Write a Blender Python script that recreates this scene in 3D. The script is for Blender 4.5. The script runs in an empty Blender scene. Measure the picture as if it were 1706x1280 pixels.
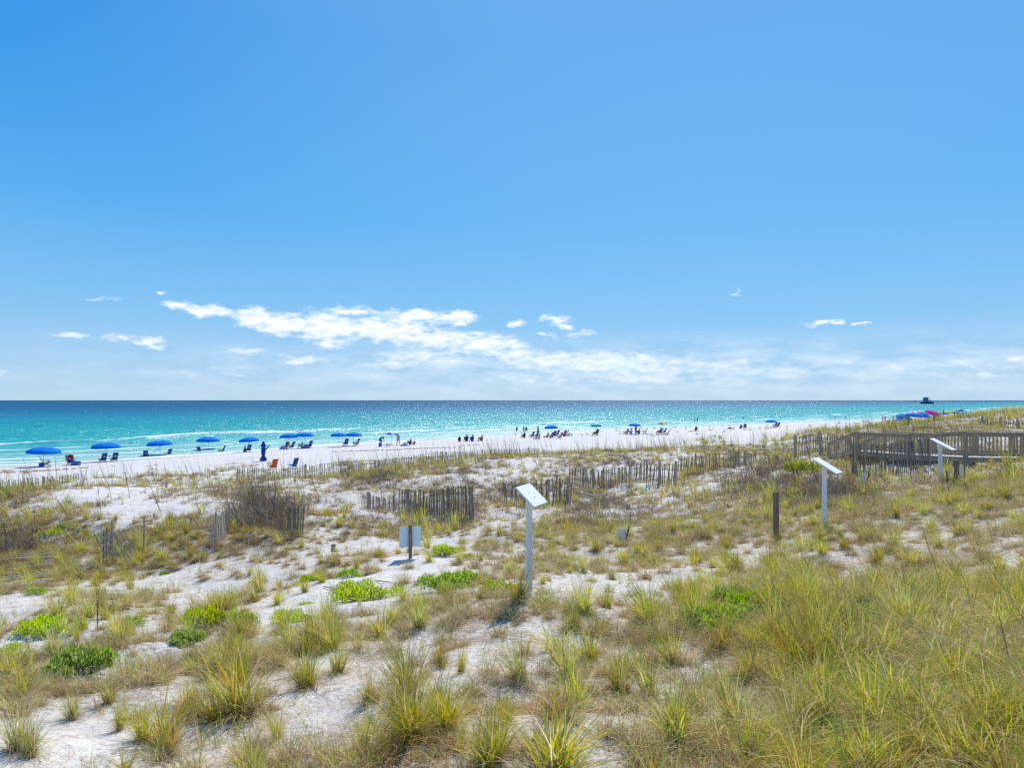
import bpy, bmesh, math, random
import numpy as np
from mathutils import Vector, Matrix, Euler
R = math.radians
random.seed(7)
SC = bpy.context.scene
COL = SC.collection
FPX, HU, HV = 1137.3, 853.0, 667.0      # focal length (photo pixels), principal column, horizon row
EYE = 7.0
N = (-0.736, 0.677)                     # horizontal direction from land to sea
S = (0.677, 0.736)                      # direction along the shore
SUN_AZ, SUN_EL = R(16), R(50)

# ------------------------------------------------------------------ camera, sun, render
cam = bpy.data.cameras.new('camera'); camo = bpy.data.objects.new('camera', cam); COL.objects.link(camo)
cam.sensor_width = 36; cam.lens = 24.0; cam.shift_y = (HV-640)/1706; cam.shift_x = 0
cam.clip_start = 0.1; cam.clip_end = 200000
camo.location = (0, 0, EYE); camo.rotation_euler = (R(90), 0, 0)
SC.camera = camo
sun = bpy.data.lights.new('sun', 'SUN'); suno = bpy.data.objects.new('sun', sun); COL.objects.link(suno)
sun.energy = 5.0; sun.angle = R(0.5); sun.color = (1, .95, .86)
sdir = Vector((math.sin(SUN_AZ)*math.cos(SUN_EL), math.cos(SUN_AZ)*math.cos(SUN_EL), math.sin(SUN_EL)))
suno.rotation_euler = (-sdir).to_track_quat('-Z', 'Y').to_euler(); suno.location = (0, 0, 60)
vs = SC.view_settings; vs.view_transform = 'Standard'; vs.look = 'None'; vs.gamma = 1; vs.exposure = 0.0
SC.cycles.max_bounces = 5; SC.cycles.diffuse_bounces = 3; SC.cycles.transparent_max_bounces = 6
SC.cycles.use_denoising = False
SC.cycles.sample_clamp_indirect = 6

# ------------------------------------------------------------------ node helpers
class NT:
    def __init__(s, tree): s.t = tree; s.n = tree.nodes; s.l = tree.links
    def add(s, typ, ins=None, **kw):
        n = s.n.new(typ)
        for k, v in kw.items(): setattr(n, k, v)
        for k, v in (ins or {}).items():
            if isinstance(v, bpy.types.NodeSocket): s.l.new(v, n.inputs[k])
            elif isinstance(v, bpy.types.Node): s.l.new(v.outputs[0], n.inputs[k])
            else: n.inputs[k].default_value = v
        return n
    def m(s, op, a, b=None, c=None, clamp=False):
        ins = {0: a}
        if b is not None: ins[1] = b
        if c is not None: ins[2] = c
        return s.add('ShaderNodeMath', ins, operation=op, use_clamp=clamp).outputs[0]
    def vm(s, op, a, b=None, out=0):
        ins = {0: a}
        if b is not None: ins[1] = b
        return s.add('ShaderNodeVectorMath', ins, operation=op).outputs[out]
    def mix(s, f, a, b, bt='MIX'):
        n = s.n.new('ShaderNodeMix'); n.data_type = 'RGBA'; n.blend_type = bt
        for i, v in ((0, f), (6, a), (7, b)):
            if isinstance(v, bpy.types.NodeSocket): s.l.new(v, n.inputs[i])
            elif isinstance(v, bpy.types.Node): s.l.new(v.outputs[0], n.inputs[i])
            else: n.inputs[i].default_value = (*v, 1) if isinstance(v, (tuple, list)) and len(v) == 3 else v
        return n.outputs[2]
    def noise(s, vec, scale, detail=3, rough=.55, **k):
        n = s.add('ShaderNodeTexNoise', {'Scale': scale, 'Detail': detail, 'Roughness': rough}, **k)
        if vec is not None: s.l.new(vec, n.inputs['Vector'])
        return n.outputs[0]
    def ramp(s, f, stops, interp='LINEAR'):
        n = s.n.new('ShaderNodeValToRGB'); cr = n.color_ramp; cr.interpolation = interp
        while len(cr.elements) < len(stops): cr.elements.new(.5)
        for e, (p, c) in zip(cr.elements, stops): e.position = p; e.color = (*c, 1)
        s.l.new(f, n.inputs[0]); return n.outputs[0]
    def mr(s, v, a, b, c=0., d=1., smooth=False):
        return s.add('ShaderNodeMapRange', {0: v, 1: a, 2: b, 3: c, 4: d}, interpolation_type='SMOOTHSTEP' if smooth else 'LINEAR').outputs[0]
def new_mat(name):
    m = bpy.data.materials.new(name); m.use_nodes = True; t = m.node_tree; t.nodes.clear()
    n = NT(t); out = t.nodes.new('ShaderNodeOutputMaterial'); return m, n, out
def surf_mat(name, col, rough=.6, var=.12, scale=8, bump=.0, spec=.3, stretch=None, col2=None, metallic=0, transl=0, speck=.25):
    """solid material whose colour wanders a little and whose surface is slightly uneven"""
    m, n, out = new_mat(name)
    tc = n.add('ShaderNodeTexCoord').outputs['Object']
    if stretch: tc = n.vm('MULTIPLY', tc, stretch)
    f = n.noise(tc, scale, 5, .6)
    c2 = col2 or tuple(x*(1-2*var) for x in col)
    c = n.mix(n.mr(f, .3, .7), c2, tuple(min(1, x*(1+var)) for x in col))
    f2 = n.noise(tc, scale*9, 2)
    c = n.mix(n.mr(f2, .35, .65, 0, speck), c, tuple(x*.6 for x in col))
    b = n.add('ShaderNodeBsdfPrincipled', {'Base Color': c, 'Roughness': rough, 'Specular IOR Level': spec, 'Metallic': metallic})
    if bump:
        n.l.new(n.add('ShaderNodeBump', {'Height': f2, 'Distance': bump, 'Strength': .6}).outputs[0], b.inputs['Normal'])
    s = b.outputs[0]
    if transl:
        t = n.add('ShaderNodeBsdfTranslucent', {'Color': c})
        s = n.add('ShaderNodeMixShader', {0: transl, 1: s, 2: t.outputs[0]}).outputs[0]
    n.l.new(s, out.inputs[0]); return m

# ------------------------------------------------------------------ world: physical sky with distant clouds
def build_world():
    w = bpy.data.worlds.new('World'); SC.world = w; w.use_nodes = True
    n = NT(w.node_tree); n.n.clear()
    out = n.n.new('ShaderNodeOutputWorld'); bg = n.n.new('ShaderNodeBackground')
    sky = n.add('ShaderNodeTexSky', sky_type='NISHITA'); sky.sun_disc = False
    sky.sun_elevation = SUN_EL; sky.sun_rotation = SUN_AZ; sky.air_density = 1.0; sky.dust_density = .35; sky.ozone_density = 3.2; sky.altitude = 0
    bg.inputs['Strength'].default_value = .12
    d = n.add('ShaderNodeTexCoord').outputs['Generated']
    sp = n.add('ShaderNodeSeparateXYZ', {0: d})
    az = n.m('ARCTAN2', sp.outputs[0], sp.outputs[1])
    hor = n.m('SQRT', n.m('ADD', n.m('MULTIPLY', sp.outputs[0], sp.outputs[0]), n.m('MULTIPLY', sp.outputs[1], sp.outputs[1])))
    el = n.m('ARCTAN2', sp.outputs[2], hor)
    p = n.add('ShaderNodeCombineXYZ', {0: az, 1: el, 2: 0.}).outputs[0]
    # domain warp so that cloud outlines billow
    wn = n.add('ShaderNodeTexNoise', {'Vector': n.vm('MULTIPLY', p, (1, 2.2, 1)), 'Scale': 26., 'Detail': 5., 'Roughness': .6}).outputs[1]
    off = n.vm('MULTIPLY', n.vm('SUBTRACT', wn, (.5, .5, .5)), (.07, .026, 0))
    q = n.vm('ADD', p, off)
    # (u, v, half width, half height, density) of each cloud as seen from the beach
    blobs = [(122,561,34,6,.9),(190,563,26,5,.6),(256,571,30,8,.95),(263,484,11,3,.6),(300,508,32,8,1),(345,518,36,12,1),(430,530,45,14,1),
             (480,540,55,16,1),(545,545,60,24,1),(552,572,32,10,.9),(640,550,80,20,1),(690,528,52,13,1),(760,530,30,12,1),(720,565,80,14,1),
             (800,572,60,16,1),(850,575,30,12,.9),(500,600,34,8,.8),(408,585,22,4,.7),(398,598,20,3,.4),(700,590,70,10,.65),(650,605,60,9,.6),(745,600,60,10,.6),
             (860,592,60,12,.75),(930,600,110,16,.8),(1020,606,120,18,.8),(1100,612,100,14,.65),(1210,608,90,11,.5),(1290,614,70,11,.45),(1000,630,210,12,.5),
             (864,541,13,6,.9),(925,532,28,7,.8),(940,545,22,6,.8),(965,553,20,7,.6),(915,560,14,5,.5),(1373,540,34,5,.85),(1420,541,14,4,.8),
             (1600,606,60,6,.5),(1690,596,36,10,.65),(1408,599,16,5,.5),(1500,616,120,10,.3),(1640,622,90,12,.35),(1228,487,5,4,.5),(460,545,40,12,.9),
             (320,620,20,3,.45),(345,612,14,3,.4),(395,626,26,3,.5),(5,618,20,4,.5),(180,500,30,3,.25),(590,520,45,9,.8)]
    acc = None
    for (u, v, ru, rv, k) in blobs:
        x = (u-HU)/FPX; a0 = math.atan(x); e0 = math.atan((HV-v)/FPX*math.cos(a0)); ca = math.cos(a0)
        ra = ru/FPX*ca*ca; re = rv/FPX*ca
        v1 = n.vm('MULTIPLY', n.vm('SUBTRACT', q, (a0, e0, 0)), (1/ra, 1/re, 0))
        ln = n.vm('LENGTH', v1, out='Value')
        f = n.m('MULTIPLY_ADD', ln, -k, 1.45*k)
        acc = f if acc is None else n.m('MAXIMUM', acc, f)
    fb = n.noise(n.vm('MULTIPLY', p, (1, 2.3, 1)), 50., 6, .56)
    dens = n.m('ADD', acc, n.m('MULTIPLY', n.m('SUBTRACT', fb, .505), 1.95))
    a = n.mr(dens, 0.05, 1.15, 0, .97, True)
    # distant bank of thin haze cloud along the horizon
    fb2 = n.noise(n.vm('MULTIPLY', p, (1, 4.5, 1)), 11., 6, .6)
    band = n.m('MULTIPLY', n.mr(el, 0., .03, .35, 1), n.mr(el, .04, .11, 1, 0, True))
    thin = n.m('MULTIPLY', n.m('MULTIPLY', n.mr(fb2, .4, .75), band), n.mr(n.m('ABSOLUTE', n.m('SUBTRACT', az, .22)), .15, .9, .75, .12))
    # lit tops and greyer bases: compare the cloud's texture with the same texture a little higher up
    fu = n.noise(n.vm('MULTIPLY', n.vm('ADD', p, (.002, .0055, 0)), (1, 2.6, 1)), 55., 4, .55)
    fl = n.noise(n.vm('MULTIPLY', p, (1, 2.6, 1)), 55., 4, .55)
    ccol = n.mix(n.mr(n.m('SUBTRACT', fl, fu), -.12, .05), (7.4, 8.2, 9.0), (9.5, 9.7, 9.5))
    # the clear blue of this day: deepest away from the sun, pale above the sea
    grad = n.ramp(n.m('DIVIDE', n.m('MAXIMUM', el, 0.), 1.0), [(0., (4.0, 5.7, 7.2)), (.05, (3.1, 5.2, 7.5)), (.12, (1.9, 4.6, 7.6)), (.25, (.80, 3.6, 7.5)), (.48, (.05, 2.25, 6.6)), (1., (.05, 1.5, 5.2))])
    sunny = n.mr(n.vm('DOT_PRODUCT', d, tuple(sdir), out='Value'), .60, .97, 0, .42, True)
    grad = n.mix(sunny, grad, (2.6, 5.4, 8.3))
    hs = n.mix(.07, grad, sky.outputs[0])
    c = n.mix(thin, hs, (7.8, 8.6, 9.2))
    fade = n.mr(el, 0.02, .10, .42, .95)
    c = n.mix(n.m('MULTIPLY', a, fade), c, ccol)
    # the plain gradient is cheap; the cloud tree is only evaluated for directions inside the cloud band
    bg2 = n.add('ShaderNodeBackground', {'Strength': .12, 'Color': hs})
    inside = n.m('MULTIPLY', n.m('MULTIPLY', n.m('GREATER_THAN', el, -.005), n.m('LESS_THAN', el, .19)), n.m('LESS_THAN', n.m('ABSOLUTE', az), 1.35))
    n.l.new(c, bg.inputs[0])
    mx = n.add('ShaderNodeMixShader', {0: inside, 1: bg2.outputs[0], 2: bg.outputs[0]})
    n.l.new(mx.outputs[0], out.inputs[0])
build_world()

# ------------------------------------------------------------------ value noise
def _hash(ix, iy, seed):
    h = (ix.astype(np.int64)*374761393 + iy.astype(np.int64)*668265263 + seed*974711) & 0x7fffffff
    h = ((h ^ (h >> 13))*1274126177) & 0x7fffffff
    return ((h ^ (h >> 16)) & 0xffff)/65535.0
def vnoise(x, y, seed=0):
    x = np.asarray(x, float); y = np.asarray(y, float)
    ix = np.floor(x); iy = np.floor(y); fx = x-ix; fy = y-iy
    fx = fx*fx*(3-2*fx); fy = fy*fy*(3-2*fy)
    a = _hash(ix, iy, seed); b = _hash(ix+1, iy, seed); c = _hash(ix, iy+1, seed); d = _hash(ix+1, iy+1, seed)
    return (a*(1-fx)+b*fx)*(1-fy)+(c*(1-fx)+d*fx)*fy - .5
def fbm(x, y, o=4, seed=0):
    r = 0; a = 1; t = 0
    for i in range(o):
        r = r+a*vnoise(x*2**i+i*17.3, y*2**i+i*9.1, seed+i); t += a; a *= .5
    return r/t*2
def sstep(a, b, x):
    t = np.clip((x-a)/(b-a), 0, 1); return t*t*(3-2*t)

# ------------------------------------------------------------------ terrain
CP = [ # column, row, distance: ground points read off the photograph
 (0,1280,4.6),(0,1100,8.5),(0,1000,13),(100,985,14),(210,945,18.3),(352,925,18.8),(505,893,20.2),(0,930,20),(0,870,26),(0,820,33),(130,840,30),(150,800,37),
 (90,806,38),(200,800,39),(60,826,43),(0,828,43),(300,818,36),(430,802,39),(430,850,26),(560,905,19),(600,796,40),(600,850,27),(700,866,25),(793,871,23.5),
 (790,762,52),(700,778,45),(300,860,24),(220,880,22),(395,798,46),(530,791,49),(640,779,53),(740,771,57),(800,766,61),(880,758,66),
 (850,838,31),(948,836,32),(950,812,38),(1074,808,39),(1125,803,36.5),(1130,786,44),(1218,783,42),(1258,773,50),(950,757,53),(1100,754,55),(1250,752,58),(1320,745,60),
 (1000,792,44),(1000,900,18.5),(1100,860,24),(1200,830,28),(1293,900,16),(1250,950,12),(1373,880,15.8),(1440,815,24.5),(1350,790,32),(1480,800,26.5),
 (1565,808,25),(1706,775,28),(1600,778,29),(1420,795,29),(1550,787,29.5),(1350,757,42),(1300,768,41),(1440,760,38),(1520,765,34),(1700,765,34),
 (1500,850,18),(1600,850,16.5),(1706,830,17),(1500,950,11),(1706,900,11.5),(1706,1000,8),(1706,1280,3.9),(1900,900,10),(1900,1280,3.6),
 (882,1000,9.4),(683,930,16),(600,1000,11.5),(500,1100,8),(700,1150,6.3),(1000,1100,6.9),(1200,1150,5.6),(1200,1050,7.6),(850,1280,4.2),
 (300,1050,10),(300,1200,6),(200,1000,13),(430,980,14),(750,960,13.5),(-300,1280,4.8),(-300,950,18),(-300,830,36),
 (1706,684,100),(1600,697,90),(1520,709,80),(1450,719,70),(1400,728,63),(1706,712,60),(1600,722,55),(1500,733,50),(1900,690,80),(1900,720,50),
 (1284,735,75),(1284,727,90),(1380,719,90),(1450,712.5,100),(1100,742,78),(850,752,80),(1000,746,80),(1530,706,110),(1640,696,130),(1500,703,130),
]
CPA = np.array(CP, float)
cx = (CPA[:, 0]-HU)/FPX*CPA[:, 2]; cy = CPA[:, 2]; cz = EYE-(CPA[:, 1]-HV)/FPX*CPA[:, 2]
def ab(x, y):
    Y = np.maximum(y, 2.5)
    return x/Y*FPX/170, np.log(Y)/.30
def generic(x, y):
    q = x*N[0]+y*N[1]; s = x*S[0]+y*S[1]
    land = 4.3-1.2*sstep(-5, 22, q)-1.7*sstep(22, 42, q)
    land = land+sstep(-20, 5, q)*(1-sstep(40, 52, q))*.8*fbm(s/28, q/14, 3, 5)
    return land
_WS = [0, 16, 24, 31, 44, 60, 72, 97, 126, 152, 180, 204, 236, 266, 320, 500]
_WQ = [88, 87.8, 86.5, 86.5, 89, 93, 91.5, 92.5, 89, 84.5, 81, 78, 72.5, 67.5, 62, 60]
def shoreline(s): return np.interp(s, _WS, _WQ)        # where the water begins, measured inland to sea, along the curving shore
def qshore(x, y):
    q = x*N[0]+y*N[1]; s = x*S[0]+y*S[1]; w = shoreline(s)-86.6
    return q-w*sstep(46, 66, q)
def beach_z(q):
    return np.interp(q, [40, 52, 66, 80, 86.6, 95, 110, 200, 1e6], [1.7, 1.2, .85, .45, 0, -.5, -1.2, -4, -8])
def _kern(a1, b1, a2, b2):
    r = np.sqrt((a1-a2)**2+(b1-b2)**2)/1.1
    return (1+r)*np.exp(-r)
ca_, cb_ = ab(cx, cy)
_K = _kern(ca_[:, None], cb_[:, None], ca_[None], cb_[None])+np.eye(len(cx))*.03
_W = np.linalg.solve(_K, cz-generic(cx, cy))
def ground(x, y, fine=True):
    x = np.asarray(x, float); y = np.asarray(y, float); shp = x.shape
    x = x.ravel(); y = y.ravel(); res = np.empty_like(x)
    for i in range(0, len(x), 20000):
        xx = x[i:i+20000]; yy = y[i:i+20000]
        a, b = ab(xx, yy)
        a = np.clip(a, -12, 12)
        r = _kern(a[:, None], b[:, None], ca_[None], cb_[None])@_W
        far = sstep(110, 160, yy)+sstep(4, -6, yy); r = r*(1-np.clip(far, 0, 1))
        res[i:i+20000] = generic(xx, yy)+r
    q = x*N[0]+y*N[1]
    dune = 1-sstep(44, 58, q)
    h = (.16+.10*sstep(14, 22, y))*fbm(x/2.3, y/2.3, 3, 11)*sstep(2, 8, y)+.06*fbm(x/.55, y/.55, 2, 3)
    res = res+h*dune
    q = qshore(x, y)
    bz = beach_z(q)+.035*fbm(x/.9, y/.9, 3, 21)*sstep(86, 78, q)
    res = res*dune+bz*(1-dune)
    return res.reshape(shp)
def g1(x, y): return float(ground(np.array([x]), np.array([y]))[0])
_YS = np.exp(np.linspace(math.log(3), math.log(900), 1400))
def hit(u, v):
    """the ground point that the photograph shows at pixel (u, v)"""
    xs = (u-HU)/FPX*_YS; z = EYE-(v-HV)/FPX*_YS
    d = z-np.maximum(ground(xs, _YS), -5)
    k = np.argmax(d < 0) if (d < 0).any() else len(d)-1
    if k == 0: k = 1
    t = d[k-1]/(d[k-1]-d[k]) if d[k-1] != d[k] else 0
    Y = _YS[k-1]*(1-t)+_YS[k]*t; x = (u-HU)/FPX*Y
    return Vector((x, Y, g1(x, Y)))
def atY(u, Y): x = (u-HU)/FPX*Y; return Vector((x, Y, g1(x, Y)))
def seahit(u, v): Y = EYE*FPX/(v-HV); return Vector(((u-HU)/FPX*Y, Y, 0))

VROWS = [740,760,780,800,820,850,880,910,940,970,1000,1040,1080,1120,1160,1200,1240,1280]
COVER = """00000000166664655
00000123334455576
00122355445545578
31355555454557687
84246466654588876
97248344556677764
98559555567776354
98767423577656454
88763322456543665
76422222354246646
22323246764577658
23344468867898778
34766755766689889
66767444554389999
65656354546579999
22453256446479999
11234565645669999
10245675673479999""".split('\n')
GREEN = """44444444444444444
33333334444444455
44444444444444556
54434443333344557
54333222333333567
43331222333344556
33321233333334566
33432345343455555
34444445344455556
44555566455566666
45666666555666676
56666554555667777
55555555555577877
54555555445567787
54455555555556777
55445555455555676
44455545455555566
44444544554555566""".split('\n')
CG = np.array([[int(c) for c in r] for r in COVER], float)/9
GG = np.array([[int(c) for c in r] for r in GREEN], float)/9
def maps(x, y, z):
    u = HU+x/np.maximum(y, 1)*FPX; v = HV+(EYE-z)/np.maximum(y, 1)*FPX
    fu = np.clip(u/1706*16, 0, 15.999); fv = np.clip(np.interp(v, VROWS, range(18)), 0, 16.999)
    iu = fu.astype(int); iv = fv.astype(int); a = fu-iu; b = fv-iv
    f = lambda G: (G[iv, iu]*(1-a)+G[iv, iu+1]*a)*(1-b)+(G[iv+1, iu]*(1-a)+G[iv+1, iu+1]*a)*b
    c = f(CG); g = f(GG)
    q = x*N[0]+y*N[1]
    c = np.where(y > 66, .62*(1-sstep(20, 42, q))*(1-sstep(58, 66, y)*.0), c)
    c = c*(1-sstep(46, 56, q))
    # bare bands and clumps at plant scale
    s = x*S[0]+y*S[1]
    sc = 1+np.clip(y, 3, 60)/25
    nz = fbm(s/(1.5*sc), q/(.75*sc), 3, 40)
    c = np.clip(c+nz*.62*(1-c*.45), 0, 1)
    return c, g

def mesh_from(name, verts, faces, mat=None, smooth=False, col=None, attrs=None):
    me = bpy.data.meshes.new(name)
    verts = np.asarray(verts, np.float32); faces = np.asarray(faces, np.int32); k = faces.shape[1]
    me.vertices.add(len(verts)); me.vertices.foreach_set('co', verts.ravel())
    me.loops.add(faces.size); me.loops.foreach_set('vertex_index', faces.ravel())
    me.polygons.add(len(faces)); me.polygons.foreach_set('loop_start', np.arange(0, faces.size, k, dtype=np.int32))
    me.polygons.foreach_set('loop_total', np.full(len(faces), k, np.int32))
    if col is not None:
        a = me.color_attributes.new('Col', 'FLOAT_COLOR', 'POINT')
        c4 = np.ones((len(verts), 4), np.float32); c4[:, :3] = col; a.data.foreach_set('color', c4.ravel())
    for kx, v in (attrs or {}).items():
        a = me.attributes.new(kx, 'FLOAT', 'POINT'); a.data.foreach_set('value', np.asarray(v, np.float32))
    me.update(calc_edges=True)
    if smooth: me.polygons.foreach_set('use_smooth', np.ones(len(faces), bool))
    if mat: me.materials.append(mat)
    return me
def link(o): COL.objects.link(o); return o
def tag(o, label=None, cat=None, group=None, kind=None):
    if label: o['label'] = label
    if cat: o['category'] = cat
    if group: o['group'] = group
    if kind: o['kind'] = kind
    return o
def grid_faces(nx, ny):
    i = np.arange(ny-1)[:, None]*nx+np.arange(nx-1)[None]
    return np.stack([i, i+1, i+nx+1, i+nx], -1).reshape(-1, 4)

# sand material
def sand_mat():
    m, n, out = new_mat('white_sand')
    P = n.add('ShaderNodeNewGeometry').outputs['Position']
    veg = n.add('ShaderNodeAttribute', attribute_name='veg').outputs['Fac']
    q = n.add('ShaderNodeAttribute', attribute_name='shore').outputs['Fac']
    s = n.vm('DOT_PRODUCT', P, (S[0], S[1], 0), out='Value')
    sq = n.add('ShaderNodeCombineXYZ', {0: s, 1: q, 2: 0.}).outputs[0]
    big = n.noise(P, .35, 4); mid = n.noise(P, 2.2, 5, .65); fine = n.noise(P, 14, 5, .7); vf = n.noise(P, 60, 3, .7)
    base = n.mix(n.mr(mid, .35, .68), (.58, .54, .49), (.76, .715, .66))
    base = n.mix(n.mr(big, .35, .7, 0, .5), base, (.66, .595, .53))
    # footprints and scuffs of the open beach
    sc = n.noise(n.vm('MULTIPLY', sq, (.8, 1.6, 1)), 1.3, 4, .7)
    beach = n.mr(q, 46, 58)
    base = n.mix(n.m('MULTIPLY', n.mr(sc, .42, .6, 1, 0), n.m('MULTIPLY', beach, .35)), base, (.58, .55, .56))
    # litter of dead leaf and root fragments under the plants
    lit = n.m('ADD', n.mr(veg, .05, .9, 0, .34), n.m('MULTIPLY', n.m('SUBTRACT', fine, .5), 1.25))
    lit = n.m('ADD', lit, n.m('MULTIPLY', n.m('SUBTRACT', mid, .5), 1.0))
    lmask = n.mr(lit, .13, .34)
    lcol = n.mix(n.mr(vf, .35, .65), (.13, .105, .08), (.44, .37, .28))
    lm2 = n.m('MULTIPLY', n.m('MULTIPLY', lmask, n.mr(veg, .02, .22)), .8)
    base = n.mix(lm2, base, lcol)
    wet = n.mr(q, 80.5, 84.5, 0, 1, True)
    base = n.mix(n.m('MULTIPLY', wet, .75), base, (.42, .40, .36))
    rough = n.m('SUBTRACT', .95, n.m('MULTIPLY', wet, .5))
    bsd = n.add('ShaderNodeBsdfPrincipled', {'Base Color': base, 'Roughness': rough, 'Specular IOR Level': .25})
    h = n.m('ADD', n.m('MULTIPLY', mid, .12), n.m('ADD', n.m('MULTIPLY', fine, .035), n.m('MULTIPLY', vf, .006)))
    h = n.m('ADD', h, n.m('MULTIPLY', n.m('MULTIPLY', sc, beach), .22))
    n.l.new(n.add('ShaderNodeBump', {'Height': h, 'Distance': 1.0, 'Strength': .9}).outputs[0], bsd.inputs['Normal'])
    n.l.new(bsd.outputs[0], out.inputs[0]); return m
def spaced(start, steps):
    out = [start]
    for end, d0, d1 in steps:
        a0 = out[-1]
        while out[-1] < end-1e-6:
            t = (out[-1]-a0)/max(end-a0, 1e-6)
            out.append(min(end, out[-1]+d0*(1-t)+d1*t))
    return np.array(out)
def build_ground():
    ys = spaced(-60, [(-6, 9, 3), (3, 2, .2), (14, .11, .16), (40, .16, .4), (75, .4, .9), (150, 1, 4), (600, 5, 60), (9000, 80, 1500)])
    xp = spaced(0, [(7, .11, .14), (22, .15, .35), (60, .4, 1.2), (160, 1.5, 8), (9000, 12, 1800)])
    xs = np.concatenate([-xp[:0:-1], xp])
    X, Y = np.meshgrid(xs, ys); Z = ground(X, Y)
    c, g = maps(X.ravel(), Y.ravel(), Z.ravel())
    me = mesh_from('ground', np.stack([X, Y, Z], -1).reshape(-1, 3), grid_faces(len(xs), len(ys)), sand_mat(), True, attrs={'veg': c, 'shore': qshore(X.ravel(), Y.ravel())})
    tag(link(bpy.data.objects.new('ground', me)), 'white sand of the beach and dunes', kind='structure')
build_ground()

# ------------------------------------------------------------------ sea
def sea_mat():
    m, n, out = new_mat('gulf_water')
    P = n.add('ShaderNodeNewGeometry').outputs['Position']
    q = n.add('ShaderNodeAttribute', attribute_name='shore').outputs['Fac']
    s = n.vm('DOT_PRODUCT', P, (S[0], S[1], 0), out='Value')
    sq = n.add('ShaderNodeCombineXYZ', {0: s, 1: q, 2: 0.}).outputs[0]
    # sandbars shift the colour bands
    bar = n.noise(n.vm('MULTIPLY', sq, (.006, .03, 1)), 1., 4, .6)
    bar2 = n.noise(n.vm('MULTIPLY', sq, (.02, .10, 1)), 1., 3, .6)
    qq = n.m('ADD', q, n.m('MULTIPLY', n.m('SUBTRACT', bar, .5), n.mr(q, 100, 600, 60, 260)))
    qq = n.m('ADD', qq, n.m('MULTIPLY', n.m('SUBTRACT', bar2, .5), n.mr(q, 100, 500, 24, 160)))
    t = n.m('DIVIDE', n.m('LOGARITHM', n.m('DIVIDE', n.m('MAXIMUM', qq, 86), 86), 10.), 1.3)   # 86..1716 -> 0..1
    col = n.ramp(t, [(0., (.38, .48, .43)), (.035, (.24, .48, .42)), (.09, (.09, .40, .38)), (.17, (.018, .33, .33)), (.26, (.006, .29, .31)),
                     (.38, (.004, .24, .29)), (.46, (.003, .18, .28)), (.58, (.002, .13, .23)), (.74, (.001, .09, .185)), (1, (.001, .085, .17))])
    # waves: several trains in world space
    w1 = n.noise(n.vm('MULTIPLY', sq, (.10, .34, 1)), 1., 3, .6)
    w2 = n.noise(n.vm('MULTIPLY', sq, (.55, 1.1, 1)), 1., 4, .65)
    w3 = n.noise(n.vm('MULTIPLY', sq, (2.2, 3.2, 1)), 1., 3, .6)
    h = n.m('ADD', n.m('MULTIPLY', w1, 1.0), n.m('ADD', n.m('MULTIPLY', w2, .42), n.m('MULTIPLY', w3, .10)))
    bump0 = n.add('ShaderNodeBump', {'Height': h, 'Distance': 1.0, 'Strength': .85})
    # wavelet slopes taken directly from noise, so that the ripples glitter at any distance
    s1 = n.add('ShaderNodeTexNoise', {'Vector': n.vm('MULTIPLY', sq, (.5, .35, 1)), 'Scale': 1., 'Detail': 2., 'Roughness': .6}).outputs[1]
    s2 = n.add('ShaderNodeTexNoise', {'Vector': n.vm('MULTIPLY', sq, (3.1, 4.3, 1)), 'Scale': 1., 'Detail': 2., 'Roughness': .7}).outputs[1]
    sl = n.vm('ADD', n.vm('MULTIPLY', n.vm('SUBTRACT', s1, (.5, .5, .5)), (1.0, 1.0, 0)), n.vm('MULTIPLY', n.vm('SUBTRACT', s2, (.5, .5, .5)), (1.25, 1.25, 0)))
    g1_ = n.noise(n.vm('MULTIPLY', P, (.55, .075, 1)), 1., 3, .6); g2_ = n.noise(n.vm('MULTIPLY', P, (.10, .011, 1)), 1., 3, .6)
    calm = n.m('MULTIPLY', n.mr(g1_, .46, .60, .15, 1.75), n.mr(g2_, .38, .60, .6, 1.25))
    sl = n.vm('MULTIPLY', sl, n.add('ShaderNodeCombineXYZ', {0: calm, 1: calm, 2: 1.}).outputs[0])
    bump = n.add('ShaderNodeVectorMath', {0: n.vm('ADD', bump0.outputs[0], sl)}, operation='NORMALIZE')
    # foam: swash edge, lines of breakers and rare whitecaps
    fn = n.noise(n.vm('MULTIPLY', sq, (.035, .22, 1)), 1., 5, .65)
    fd = n.noise(n.vm('MULTIPLY', sq, (.35, 1.2, 1)), 1., 5, .75)
    qw = n.m('ADD', q, n.m('MULTIPLY', n.m('SUBTRACT', n.noise(n.vm('MULTIPLY', sq, (.018, 0., 0.)), 1., 4, .6), .5), 16))
    foam = None
    for c0, hw, k in ((87.6, 1.6, 1.5), (92.5, 1.2, .75), (99., 1.6, .9), (108, 2.0, .8), (117., 2.4, .85), (131, 3.2, .68), (150, 3.2, .35), (178, 4, .2)):
        b = n.m('MULTIPLY', n.m('MAXIMUM', n.m('SUBTRACT', 1.0, n.m('DIVIDE', n.m('ABSOLUTE', n.m('SUBTRACT', qw, c0)), hw)), 0.), k)
        foam = b if foam is None else n.m('MAXIMUM', foam, b)
    fm = n.m('ADD', foam, n.m('ADD', n.m('MULTIPLY', n.m('SUBTRACT', fn, .5), 2.4), n.m('MULTIPLY', n.m('SUBTRACT', fd, .5), 1.3)))
    fmask = n.m('MULTIPLY', n.mr(fm, .50, .78), n.mr(foam, .02, .2))
    cap = n.noise(n.vm('MULTIPLY', sq, (.09, .30, 1)), 1., 6, .72)
    fmask = n.m('MAXIMUM', fmask, n.m('MULTIPLY', n.mr(cap, .735, .76), n.mr(q, 110, 160, 0, .8)))
    # lacy thin foam near the swash
    lace = n.m('MULTIPLY', n.mr(fd, .5, .62), n.mr(q, 90, 112, .5, 0))
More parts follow.
